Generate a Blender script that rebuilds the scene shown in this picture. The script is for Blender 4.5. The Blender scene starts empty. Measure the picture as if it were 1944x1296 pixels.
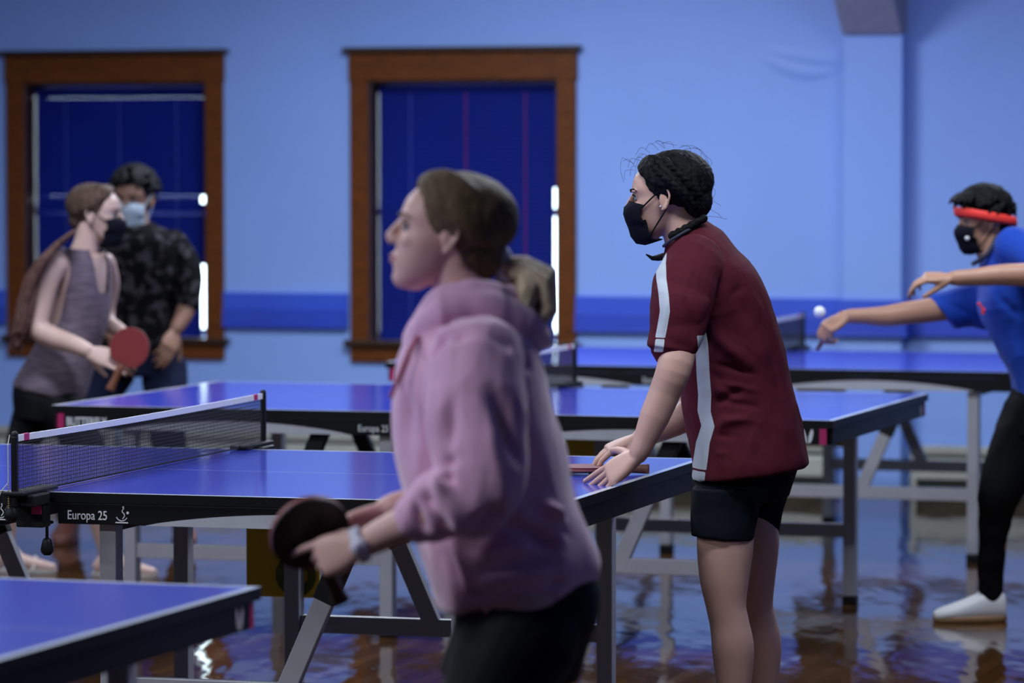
import bpy, bmesh, math, random
import numpy as np
from mathutils import Vector, Matrix, noise
random.seed(7)
SC = bpy.context.scene
COL = SC.collection
# ---------------------------------------------------------------- camera
FPX = 7410.3
CAM_H = 1.5962
PITCH = 0.0463184
ROLL = -0.0008
def _camvec():
    F = Vector((0, math.cos(PITCH), -math.sin(PITCH))); R = Vector((1, 0, 0)); U = R.cross(F)
    c, s = math.cos(ROLL), math.sin(ROLL)
    return F, (R*c+U*s), (U*c-R*s)
CF, CR, CU = _camvec()
C0 = Vector((0, 0, CAM_H))
cam_d = bpy.data.cameras.new('camera')
cam_d.lens = 85; cam_d.sensor_width = 85*1944/FPX; cam_d.sensor_fit = 'HORIZONTAL'
cam_d.clip_start = 0.1; cam_d.clip_end = 200
cam_d.dof.use_dof = True; cam_d.dof.focus_distance = 10.15; cam_d.dof.aperture_fstop = 2.0
cam_o = bpy.data.objects.new('camera', cam_d); COL.objects.link(cam_o)
M = Matrix((CR, CU, -CF)).transposed().to_4x4(); M.translation = C0
cam_o.matrix_world = M
SC.camera = cam_o
def P(x, y, Y):
    """point that is seen at photo pixel (x, y) and stands Y metres into the room"""
    d = CF + CR*((x-972)/FPX) - CU*((y-648)/FPX)
    return C0 + d*(Y/d.y)
def PZ(x, y, z):
    d = CF + CR*((x-972)/FPX) - CU*((y-648)/FPX)
    return C0 + d*((z-CAM_H)/d.z)
# ---------------------------------------------------------------- world, lights, exposure
SC.view_settings.view_transform = 'Standard'; SC.view_settings.look = 'None'
SC.view_settings.gamma = 1; SC.view_settings.exposure = 0.0
SC.view_settings.use_curve_mapping = False
SC.cycles.use_denoising = True
SC.cycles.max_bounces = 8
W = bpy.data.worlds.new('daylight'); SC.world = W; W.use_nodes = True
W.node_tree.nodes['Background'].inputs[0].default_value = (0.72, 0.92, 1.0, 1)
W.node_tree.nodes['Background'].inputs[1].default_value = 9.0
WTH = -0.305
WC, WS = math.cos(WTH), math.sin(WTH)
W0 = Vector((1.9655, 18.5012, 0))
UV = Vector((WC, WS, 0)); NV = Vector((WS, -WC, 0))      # along the wall, and out of it into the hall
def wallp(u, z, n=0.0): return W0 + UV*u + NV*n + Vector((0, 0, z))
def area(name, u, n, z, su, sn, power, color=(0.80, 0.88, 1.0)):
    l = bpy.data.lights.new(name, 'AREA'); l.shape = 'RECTANGLE'; l.size = su; l.size_y = sn
    l.energy = power; l.color = color
    o = bpy.data.objects.new(name, l); COL.objects.link(o)
    o.location = wallp(u, z, n); o.rotation_euler = (0, 0, WTH)
    return o
LIGHTS = [(-1.7, 2.6, 122), (1.4, 2.8, 48), (-4.0, 3.2, 16), (-1.8, 6.0, 85), (1.6, 6.0, 72), (-5.0, 6.4, 40),
          (-1.6, 9.6, 80), (1.6, 9.4, 55), (-4.6, 10.0, 46), (-3.6, 13.2, 100), (-0.4, 13.2, 80)]
for u, n, e in LIGHTS:
    area('ceiling_lamp', u, n, 3.05, 1.25, 0.3, e)
# ---------------------------------------------------------------- materials
def mat(name, col, rough=0.5, metal=0.0, spec=0.5, noise_amt=0.0, noise_scale=20, bump=0.0, bump_scale=60, sss=0.0, sheen=0.0, stretch=None, col2=None):
    m = bpy.data.materials.new(name); m.use_nodes = True; nt = m.node_tree; b = nt.nodes['Principled BSDF']
    b.inputs['Base Color'].default_value = (*col, 1); b.inputs['Roughness'].default_value = rough
    b.inputs['Metallic'].default_value = metal; b.inputs['Specular IOR Level'].default_value = spec
    if sss: b.inputs['Subsurface Weight'].default_value = sss; b.inputs['Subsurface Radius'].default_value = (0.02, 0.008, 0.005); b.inputs['Subsurface Scale'].default_value = 0.5
    if sheen: b.inputs['Sheen Weight'].default_value = sheen; b.inputs['Sheen Roughness'].default_value = 0.5
    tc = nt.nodes.new('ShaderNodeTexCoord'); mp = nt.nodes.new('ShaderNodeMapping'); nt.links.new(tc.outputs['Object'], mp.inputs[0])
    if stretch: mp.inputs['Scale'].default_value = stretch
    if noise_amt or col2:
        n = nt.nodes.new('ShaderNodeTexNoise'); n.inputs['Scale'].default_value = noise_scale; n.inputs['Detail'].default_value = 5
        nt.links.new(mp.outputs[0], n.inputs['Vector'])
        r = nt.nodes.new('ShaderNodeValToRGB'); r.color_ramp.elements[0].position = 0.35; r.color_ramp.elements[1].position = 0.65
        c2 = col2 or tuple(min(1, c*(1+noise_amt)) for c in col); c1 = col if col2 else tuple(c*(1-noise_amt) for c in col)
        r.color_ramp.elements[0].color = (*c1, 1); r.color_ramp.elements[1].color = (*c2, 1)
        nt.links.new(n.outputs[0], r.inputs[0]); nt.links.new(r.outputs[0], b.inputs['Base Color'])
    if bump:
        n2 = nt.nodes.new('ShaderNodeTexNoise'); n2.inputs['Scale'].default_value = bump_scale; n2.inputs['Detail'].default_value = 4
        nt.links.new(mp.outputs[0], n2.inputs['Vector'])
        bp = nt.nodes.new('ShaderNodeBump'); bp.inputs['Strength'].default_value = bump; bp.inputs['Distance'].default_value = 0.01
        nt.links.new(n2.outputs[0], bp.inputs['Height']); nt.links.new(bp.outputs[0], b.inputs['Normal'])
    return m
MT = {}
MT['wall'] = mat('blue_wall_paint', (0.245, 0.395, 0.82), 0.55, noise_amt=0.03, noise_scale=1.5, bump=0.15, bump_scale=8)
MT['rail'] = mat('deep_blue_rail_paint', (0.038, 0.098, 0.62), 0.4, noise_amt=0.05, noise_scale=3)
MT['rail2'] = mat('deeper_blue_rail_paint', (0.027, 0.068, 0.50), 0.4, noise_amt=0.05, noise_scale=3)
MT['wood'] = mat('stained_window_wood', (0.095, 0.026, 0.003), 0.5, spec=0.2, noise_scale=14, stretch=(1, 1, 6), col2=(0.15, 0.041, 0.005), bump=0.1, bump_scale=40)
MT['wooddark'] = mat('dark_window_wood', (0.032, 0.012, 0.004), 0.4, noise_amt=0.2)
MT['plaster'] = mat('grey_plaster', (0.33, 0.32, 0.40), 0.7, noise_amt=0.05)
MT['heater'] = mat('cream_heater_paint', (0.42, 0.42, 0.36), 0.45, noise_amt=0.08, noise_scale=3)
MT['slot'] = mat('dark_slot', (0.02, 0.03, 0.02), 0.7)
MT['silver'] = mat('silver_leg_paint', (0.40, 0.40, 0.43), 0.38, metal=0.15, noise_amt=0.04)
MT['black'] = mat('black_frame_paint', (0.006, 0.006, 0.008), 0.42, spec=0.22, bump=0.03, bump_scale=300)
MT['plastic'] = mat('black_plastic', (0.007, 0.007, 0.009), 0.5, spec=0.25, bump=0.05, bump_scale=200)
MT['magenta'] = mat('magenta_strip', (0.50, 0.02, 0.14), 0.4, noise_amt=0.03)
MT['white'] = mat('white_print', (0.80, 0.82, 0.84), 0.5, noise_amt=0.02)
MT['silverprint'] = mat('silver_print', (0.50, 0.51, 0.56), 0.4, noise_amt=0.03)
MT['tape'] = mat('white_net_tape', (0.75, 0.76, 0.82), 0.7, bump=0.1, bump_scale=300)
MT['mesh'] = mat('black_net_thread', (0.008, 0.008, 0.012), 0.8, noise_amt=0.1)
MT['yellow'] = mat('yellow_plastic', (0.80, 0.50, 0.01), 0.5, noise_amt=0.1, noise_scale=5)
MT['olive'] = mat('dark_olive_print', (0.11, 0.12, 0.008), 0.5, noise_amt=0.1)
MT['gold'] = mat('brass_beads', (0.55, 0.35, 0.10), 0.35, metal=0.8, noise_amt=0.1)
MT['cord'] = mat('pale_cord', (0.6, 0.6, 0.52), 0.8, noise_amt=0.05)
# table top paint: blue with white lines, from the slab's own coordinates
def tabletop_mat():
    m = bpy.data.materials.new('blue_tabletop_paint'); m.use_nodes = True; nt = m.node_tree; b = nt.nodes['Principled BSDF']
    b.inputs['Roughness'].default_value = 0.13; b.inputs['Specular IOR Level'].default_value = 0.5
    tc = nt.nodes.new('ShaderNodeTexCoord'); sp = nt.nodes.new('ShaderNodeSeparateXYZ'); nt.links.new(tc.outputs['Object'], sp.inputs[0])
    def mth(op, a, v=None):
        n = nt.nodes.new('ShaderNodeMath'); n.operation = op
        for i, q in enumerate((a, v)):
            if q is None: continue
            if isinstance(q, (int, float)): n.inputs[i].default_value = q
            else: nt.links.new(q, n.inputs[i])
        return n.outputs[0]
    ax = mth('ABSOLUTE', sp.outputs[0]); ay = mth('ABSOLUTE', sp.outputs[1])
    e = mth('MAXIMUM', mth('GREATER_THAN', ax, 1.35), mth('GREATER_THAN', ay, 0.7425))
    e = mth('MAXIMUM', e, mth('LESS_THAN', ay, 0.0015))
    mx = nt.nodes.new('ShaderNodeMix'); mx.data_type = 'RGBA'
    mx.inputs[6].default_value = (0.050, 0.070, 0.52, 1); mx.inputs[7].default_value = (0.72, 0.76, 0.84, 1)
    nt.links.new(e, mx.inputs[0]); nt.links.new(mx.outputs[2], b.inputs['Base Color'])
    n2 = nt.nodes.new('ShaderNodeTexNoise'); n2.inputs['Scale'].default_value = 500; nt.links.new(tc.outputs['Object'], n2.inputs['Vector'])
    bp = nt.nodes.new('ShaderNodeBump'); bp.inputs['Strength'].default_value = 0.02; bp.inputs['Distance'].default_value = 0.001
    nt.links.new(n2.outputs[0], bp.inputs['Height']); nt.links.new(bp.outputs[0], b.inputs['Normal'])
    return m
MT['top'] = tabletop_mat()
def floor_mat():
    m = bpy.data.materials.new('varnished_wood_floor'); m.use_nodes = True; nt = m.node_tree; b = nt.nodes['Principled BSDF']
    tc = nt.nodes.new('ShaderNodeTexCoord'); mp = nt.nodes.new('ShaderNodeMapping'); nt.links.new(tc.outputs['Object'], mp.inputs[0])
    mp.inputs['Rotation'].default_value = (0, 0, math.radians(90)-WTH)
    br = nt.nodes.new('ShaderNodeTexBrick'); nt.links.new(mp.outputs[0], br.inputs['Vector'])
    br.inputs['Scale'].default_value = 1.0; br.inputs['Brick Width'].default_value = 1.6; br.inputs['Row Height'].default_value = 0.057
    br.inputs['Mortar Size'].default_value = 0.0012; br.inputs['Color1'].default_value = (0.060, 0.024, 0.006, 1)
    br.inputs['Color2'].default_value = (0.115, 0.050, 0.014, 1); br.inputs['Mortar'].default_value = (0.012, 0.006, 0.003, 1)
    n = nt.nodes.new('ShaderNodeTexNoise'); n.inputs['Scale'].default_value = 2.2; n.inputs['Detail'].default_value = 4
    nt.links.new(tc.outputs['Object'], n.inputs['Vector'])
    mx = nt.nodes.new('ShaderNodeMix'); mx.data_type = 'RGBA'; mx.blend_type = 'MULTIPLY'; mx.inputs[0].default_value = 0.6
    nt.links.new(br.outputs[0], mx.inputs[6]); nt.links.new(n.outputs[0], mx.inputs[7]); nt.links.new(mx.outputs[2], b.inputs['Base Color'])
    b.inputs['Roughness'].default_value = 0.07; b.inputs['Specular IOR Level'].default_value = 0.38
    # gently uneven boards: long swells along the boards
    mp2 = nt.nodes.new('ShaderNodeMapping'); nt.links.new(tc.outputs['Object'], mp2.inputs[0])
    mp2.inputs['Rotation'].default_value = (0, 0, -WTH); mp2.inputs['Scale'].default_value = (5.0, 1.6, 1)
    n2 = nt.nodes.new('ShaderNodeTexNoise'); n2.inputs['Scale'].default_value = 1.0; n2.inputs['Detail'].default_value = 2.5
    nt.links.new(mp2.outputs[0], n2.inputs['Vector'])
    bp = nt.nodes.new('ShaderNodeBump'); bp.inputs['Strength'].default_value = 1.0; bp.inputs['Distance'].default_value = 0.0065
    nt.links.new(n2.outputs[0], bp.inputs['Height']); nt.links.new(bp.outputs[0], b.inputs['Normal'])
    return m
MT['floor'] = floor_mat()
def blind_mat():
    m = bpy.data.materials.new('blue_blind_slats'); m.use_nodes = True; nt = m.node_tree; b = nt.nodes['Principled BSDF']
    tc = nt.nodes.new('ShaderNodeTexCoord'); n = nt.nodes.new('ShaderNodeTexNoise'); n.inputs['Scale'].default_value = 3
    nt.links.new(tc.outputs['Object'], n.inputs[0])
    r = nt.nodes.new('ShaderNodeValToRGB'); r.color_ramp.elements[0].color = (0.004, 0.012, 0.16, 1); r.color_ramp.elements[1].color = (0.006, 0.018, 0.22, 1)
    nt.links.new(n.outputs[0], r.inputs[0]); nt.links.new(r.outputs[0], b.inputs['Base Color']); b.inputs['Roughness'].default_value = 0.6; b.inputs['Specular IOR Level'].default_value = 0.1
    t = nt.nodes.new('ShaderNodeBsdfTranslucent'); t.inputs[0].default_value = (0.002, 0.012, 0.16, 1)
    mx = nt.nodes.new('ShaderNodeMixShader'); mx.inputs[0].default_value = 0.06
    nt.links.new(b.outputs[0], mx.inputs[1]); nt.links.new(t.outputs[0], mx.inputs[2]); nt.links.new(mx.outputs[0], nt.nodes['Material Output'].inputs[0])
    return m
MT['blind'] = blind_mat()
MT['tapeblue'] = mat('pale_blue_ladder_tape', (0.05, 0.08, 0.45), 0.7, noise_amt=0.1)
MT['redcord'] = mat('red_violet_cord', (0.25, 0.01, 0.12), 0.7, noise_amt=0.1)
g = bpy.data.materials.new('window_glass'); g.use_nodes = True
gb = g.node_tree.nodes['Principled BSDF']; gb.inputs['Transmission Weight'].default_value = 1; gb.inputs['Roughness'].default_value = 0.0; gb.inputs['IOR'].default_value = 1.01
MT['glass'] = g
# ---------------------------------------------------------------- helpers
def link(name, me, m, parent=None):
    o = bpy.data.objects.new(name, me); COL.objects.link(o)
    if m is not None:
        for q in (m if isinstance(m, (list, tuple)) else [m]): me.materials.append(q)
    if parent is not None: o.parent = parent
    return o
def obj(name, bm, m, parent=None, smooth=False, bevel=0.0):
    bmesh.ops.recalc_face_normals(bm, faces=bm.faces)
    me = bpy.data.meshes.new(name); bm.to_mesh(me); bm.free()
    if smooth:
        for p in me.polygons: p.use_smooth = True
    o = link(name, me, m, parent)
    if bevel:
        md = o.modifiers.new('bevel', 'BEVEL'); md.width = bevel; md.segments = 2; md.limit_method = 'ANGLE'
    return o
def tag(o, label, cat, group=None, kind=None):
    o['label'] = label; o['category'] = cat
    if group: o['group'] = group
    if kind: o['kind'] = kind
    return o
def struct(o): o['kind'] = 'structure'; return o
def empty(name, loc=(0, 0, 0), rz=0.0):
    o = bpy.data.objects.new(name, None); COL.objects.link(o); o.location = loc; o.rotation_euler = (0, 0, rz); o.empty_display_size = 0.1
    return o
def box(bm, c, s, mtx=None, mi=0):
    vs = []
    for dx in (-.5, .5):
        for dy in (-.5, .5):
            for dz in (-.5, .5):
                v = Vector((c[0]+dx*s[0], c[1]+dy*s[1], c[2]+dz*s[2]))
                vs.append(bm.verts.new(mtx @ v if mtx else v))
    for q in ((0, 1, 3, 2), (4, 6, 7, 5), (0, 4, 5, 1), (2, 3, 7, 6), (0, 2, 6, 4), (1, 5, 7, 3)):
        f = bm.faces.new([vs[i] for i in q]); f.material_index = mi
    return bm
def beam(bm, a, b, w, t, up=Vector((0, 0, 1))):
    a, b = Vector(a), Vector(b); d = (b-a).normalized(); x = d.cross(up)
    if x.length < 1e-4: x = d.cross(Vector((1, 0, 0)))
    x.normalize(); y = x.cross(d)
    r = []
    for p in (a, b): r.append([bm.verts.new(p+x*sx*w/2+y*sy*t/2) for sx, sy in ((-1, -1), (1, -1), (1, 1), (-1, 1))])
    bm.faces.new(r[0][::-1]); bm.faces.new(r[1])
    for i in range(4): bm.faces.new((r[0][i], r[0][(i+1) % 4], r[1][(i+1) % 4], r[1][i]))
def tube(bm, pts, rad, n=10, flat=None):
    """closed round tube through points; flat = (axis, factor) squashes it"""
    pts = [Vector(p) for p in pts]
    if not isinstance(rad, (list, tuple)): rad = [rad]*len(pts)
    if n >= 16 and len(pts) < 12:      # smooth limbs: run a spline through the joints
        pp, rr = [], []
        for i in range(len(pts)-1):
            p0, p1, p2, p3 = pts[max(i-1, 0)], pts[i], pts[i+1], pts[min(i+2, len(pts)-1)]
            q0, q1, q2, q3 = rad[max(i-1, 0)], rad[i], rad[i+1], rad[min(i+2, len(rad)-1)]
            for s in range(5):
                t = s/5; w = (-.5*t+t*t-.5*t**3, 1-2.5*t*t+1.5*t**3, .5*t+2*t*t-1.5*t**3, -.5*t*t+.5*t**3)
                pp.append(p0*w[0]+p1*w[1]+p2*w[2]+p3*w[3]); rr.append(q0*w[0]+q1*w[1]+q2*w[2]+q3*w[3])
        pts = pp+[pts[-1]]; rad = rr+[rad[-1]]
    rings = []; ref = None
    for i, p in enumerate(pts):
        d = (pts[min(i+1, len(pts)-1)]-pts[max(i-1, 0)]).normalized()
        if ref is None:
            ref = d.cross(Vector((0, 0, 1)))
            if ref.length < .1: ref = d.cross(Vector((1, 0, 0)))
        x = (ref-d*ref.dot(d)).normalized(); ref = x; y = d.cross(x)
        ring = []
        for k in range(n):
            a = 2*math.pi*k/n; v = x*math.cos(a)*rad[i]+y*math.sin(a)*rad[i]
            if flat is not None: v -= flat[0]*(v.dot(flat[0])*(1-flat[1]))
            ring.append(v)
        rings.append((p, d, ring))
    out = []
    def addring(p, ring, f=1.0, off=Vector((0, 0, 0))): out.append([bm.verts.new(p+v*f+off) for v in ring])
    p, d, ring = rings[0]; r0 = rad[0]
    addring(p, ring, .5, -d*r0*.85); addring(p, ring, .85, -d*r0*.5)
    for p, d, ring in rings: addring(p, ring)
    r1 = rad[-1]; addring(p, ring, .85, d*r1*.5); addring(p, ring, .5, d*r1*.85)
    bm.faces.new(out[0][::-1]); bm.faces.new(out[-1])
    for a, b in zip(out, out[1:]):
        for k in range(n): bm.faces.new((a[k], a[(k+1) % n], b[(k+1) % n], b[k]))
def ellipsoid(bm, c, ax, ay, az, nu=16, nv=10):
    c = Vector(c); top = bm.verts.new(c+az); bot = bm.verts.new(c-az); rows = []
    for j in range(1, nv):
        t = math.pi*j/nv
        rows.append([bm.verts.new(c+az*math.cos(t)+(ax*math.cos(2*math.pi*k/nu)+ay*math.sin(2*math.pi*k/nu))*math.sin(t)) for k in range(nu)])
    for k in range(nu):
        bm.faces.new((top, rows[0][k], rows[0][(k+1) % nu])); bm.faces.new((bot, rows[-1][(k+1) % nu], rows[-1][k]))
    for a, b in zip(rows, rows[1:]):
        for k in range(nu): bm.faces.new((a[k], b[k], b[(k+1) % nu], a[(k+1) % nu]))
def loft(bm, rings, n=28, e=2.0, sub=3):
    """closed loft through elliptic rings (centre, half-axis a, half-axis b), smoothed along its length"""
    R = [(Vector(c), Vector(a), Vector(b)) for c, a, b in rings]
    out = []
    for i in range(len(R)-1):
        p0, p1, p2, p3 = R[max(i-1, 0)], R[i], R[i+1], R[min(i+2, len(R)-1)]
        for s in range(sub):
            t = s/sub
            out.append([0.5*((2*p1[k])+(p2[k]-p0[k])*t+(2*p0[k]-5*p1[k]+4*p2[k]-p3[k])*t*t+(3*p1[k]-p0[k]-3*p2[k]+p3[k])*t**3) for k in range(3)])
    out.append(list(R[-1]))
    vs = []
    for c, a, b in out:
        ring = []
        for k in range(n):
            t = 2*math.pi*k/n; ct, st = math.cos(t), math.sin(t)
            x = math.copysign(abs(ct)**(2/e), ct); y = math.copysign(abs(st)**(2/e), st)
            ring.append(bm.verts.new(c+a*x+b*y))
        vs.append(ring)
    bm.faces.new(vs[0][::-1]); bm.faces.new(vs[-1])
    for a, b in zip(vs, vs[1:]):
        for k in range(n): bm.faces.new((a[k], a[(k+1) % n], b[(k+1) % n], b[k]))
def prism(bm, pts, h, mtx=None, mi=0):
    """flat outline pts (x, y) given thickness h along z"""
    f = [Vector((x, y, 0)) for x, y in pts]; g = [Vector((x, y, h)) for x, y in pts]
    a = [bm.verts.new(mtx @ v if mtx else v) for v in f]; b = [bm.verts.new(mtx @ v if mtx else v) for v in g]
    fs = [bm.faces.new(a[::-1]), bm.faces.new(b)]
    n = len(pts)
    for i in range(n): fs.append(bm.faces.new((a[i], a[(i+1) % n], b[(i+1) % n], b[i])))
    for q in fs: q.material_index = mi
def text_mesh(name, s, size, m, parent, mtx, extrude=0.0006, sx=1.0, bold=0.0, align='LEFT'):
    cu = bpy.data.curves.new(name, 'FONT'); cu.body = s; cu.size = size; cu.extrude = extrude; cu.offset = bold; cu.align_x = align
    to = bpy.data.objects.new('t', cu); COL.objects.link(to)
    dg = bpy.context.evaluated_depsgraph_get(); me = bpy.data.meshes.new_from_object(to.evaluated_get(dg)); me.name = name
    bpy.data.objects.remove(to)
    me.transform(mtx @ Matrix.Diagonal((sx, 1, 1, 1)))
    me.materials.clear()
    return link(name, me, m, parent)
# ---------------------------------------------------------------- the hall
bm = bmesh.new(); box(bm, (-1, 10, -0.05), (26, 34, 0.1)); struct(obj('floor', bm, MT['floor']))
WIN = [(-4.66, -3.665), (-2.80, -1.823)]   # window openings along the wall
WZ0, WZ1 = 0.70, 1.99
MW = Matrix((UV, Vector((0, 0, 1)), NV)).transposed().to_4x4(); MW.translation = W0   # local (u, z, n)
def wbox(bm, u0, u1, z0, z1, n0, n1, mi=0): box(bm, ((u0+u1)/2, (z0+z1)/2, (n0+n1)/2), (u1-u0, z1-z0, n1-n0), MW, mi)
bm = bmesh.new()
edges = [-9.0, WIN[0][0], WIN[0][1], WIN[1][0], WIN[1][1], 6.0]
for i in range(5):
    if i % 2 == 0: wbox(bm, edges[i], edges[i+1], 0, 3.8, -0.3, 0)
    else:
        wbox(bm, edges[i], edges[i+1], 0, WZ0, -0.3, 0); wbox(bm, edges[i], edges[i+1], WZ1, 3.8, -0.3, 0)
struct(obj('wall_back', bm, MT['wall']))
bm = bmesh.new(); wbox(bm, -9.2, -9.0, 0, 3.8, -0.3, 22); struct(obj('wall_left', bm, MT['wall']))
bm = bmesh.new(); wbox(bm, 6.0, 6.2, 0, 3.8, -0.3, 22); struct(obj('wall_right', bm, MT['wall']))
bm = bmesh.new(); wbox(bm, -9.2, 6.2, 0, 3.8, 22, 22.2); struct(obj('wall_front', bm, MT['wall']))
bm = bmesh.new(); wbox(bm, -9.2, 6.2, 3.8, 3.9, -0.3, 22.2); struct(obj('ceiling', bm, mat('ceiling_paint', (0.45, 0.5, 0.62), 0.8, noise_amt=0.03)))
# pilaster and the sloped haunch it carries
bm = bmesh.new(); wbox(bm, -0.383, -0.098, 0.0, 2.2, 0.0, 0.105)
struct(obj('trim_pilaster', bm, MT['wall'], bevel=0.006))
bm = bmesh.new()
pr = [(0.0, 2.19), (0.13, 2.19), (0.75, 2.72), (1.0, 3.8), (0.0, 3.8)]
a = [bm.verts.new(W0+UV*-0.383+NV*n+Vector((0, 0, z))) for n, z in pr]; b = [bm.verts.new(W0+UV*-0.098+NV*n+Vector((0, 0, z))) for n, z in pr]
bm.faces.new(a); bm.faces.new(b[::-1])
for i in range(5): bm.faces.new((a[i], b[i], b[(i+1) % 5], a[(i+1) % 5]))
struct(obj('trim_haunch', bm, MT['plaster'], bevel=0.004))
# chair rail: two boards, the lower one darker, wrapped round the pilaster
def rail(name, z0, z1, t, m):
    bm = bmesh.new()
    for u0, u1 in ((-9.0, WIN[0][0]-.11), (WIN[0][1]+.09, WIN[1][0]-.11), (WIN[1][1]+.09, -0.383), (-0.098, 6.0)): wbox(bm, u0, u1, z0, z1, 0, t)
    wbox(bm, -0.383-t, -0.098+t, z0, z1, 0.0, 0.105+t)
    struct(obj(name, bm, m, bevel=0.003))
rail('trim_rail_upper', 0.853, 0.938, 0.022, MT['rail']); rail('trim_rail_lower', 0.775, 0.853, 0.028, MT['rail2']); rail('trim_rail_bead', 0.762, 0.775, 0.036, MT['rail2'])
bm = bmesh.new(); wbox(bm, -9, 6, 0, 0.10, 0, 0.018); struct(obj('baseboard_back', bm, MT['wall']))
# blister in the plaster left of the pilaster
bm = bmesh.new(); NX, NZ = 40, 20; gr = []
for i in range(NX+1):
    row = []
    for j in range(NZ+1):
        s, t = i/NX*2-1, j/NZ*2-1
        e_ = math.sqrt(s*s+t*t)
        h = max(0.0, 1-e_**3)*0.012*(1-0.55*math.exp(-((t+0.25*s+.1)/.25)**2)) if e_ < 1 else 0
        row.append(bm.verts.new(wallp(-0.60+s*0.22, 2.06+t*0.085+0.03*s*s-.02*s, h-0.0008)))
    gr.append(row)
for i in range(NX):
    for j in range(NZ): bm.faces.new((gr[i][j], gr[i+1][j], gr[i+1][j+1], gr[i][j+1]))
struct(obj('trim_plaster_blister', bm, MT['wall'], smooth=True))
# baseboard heaters: a low cream cover with a dark outlet slot
def heater(u0, u1, label):
    t = empty('baseboard_heater', wallp((u0+u1)/2, 0), WTH); tag(t, label, 'heater', 'baseboard heaters')
    L = u1-u0
    bm = bmesh.new()
    pr = [(-.020, .02), (-.085, .02), (-.085, .14), (-.085, .148), (-.070, .175), (-.062, .175), (-.062, .24), (-.020, .25)]
    prf = [(-.020, .085), (-.085, .085), (-.092, .092), (-.092, .175), (-.080, .188), (-.020, .188)]
    for prof, zs in ((prf, 0), ([(-.02, .212), (-.070, .207), (-.075, .238), (-.055, .246), (-.02, .246)], 0)):
        a = [bm.verts.new((-L/2, y, z)) for y, z in prof]; b = [bm.verts.new((L/2, y, z)) for y, z in prof]
        bm.faces.new(a); bm.faces.new(b[::-1])
        for i in range(len(prof)): bm.faces.new((a[i], b[i], b[(i+1) % len(prof)], a[(i+1) % len(prof)]))
    obj('cover', bm, MT['heater'], t)
    bm = bmesh.new(); box(bm, (0, -.035, .20), (L-.02, .03, .03)); box(bm, (0, -.045, .043), (L-.02, .06, .084)); obj('outlet_slot', bm, MT['slot'], t)
    for s in (-1, 1):
        bm = bmesh.new(); box(bm, (s*(L/2-.01), -.055, .125), (.03, .078, .25)); obj('end_cap', bm, MT['heater'], t, bevel=.004)
heater(-6.6, -4.15, 'cream baseboard heater at the far left below the camouflaged man')
heater(-4.1, -1.55, 'cream baseboard heater below and between the two windows')
heater(-1.5, -0.45, 'short cream baseboard heater behind the maroon-shirted player, left of the pilaster')
heater(-0.05, 2.5, 'cream baseboard heater right of the pilaster')
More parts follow.
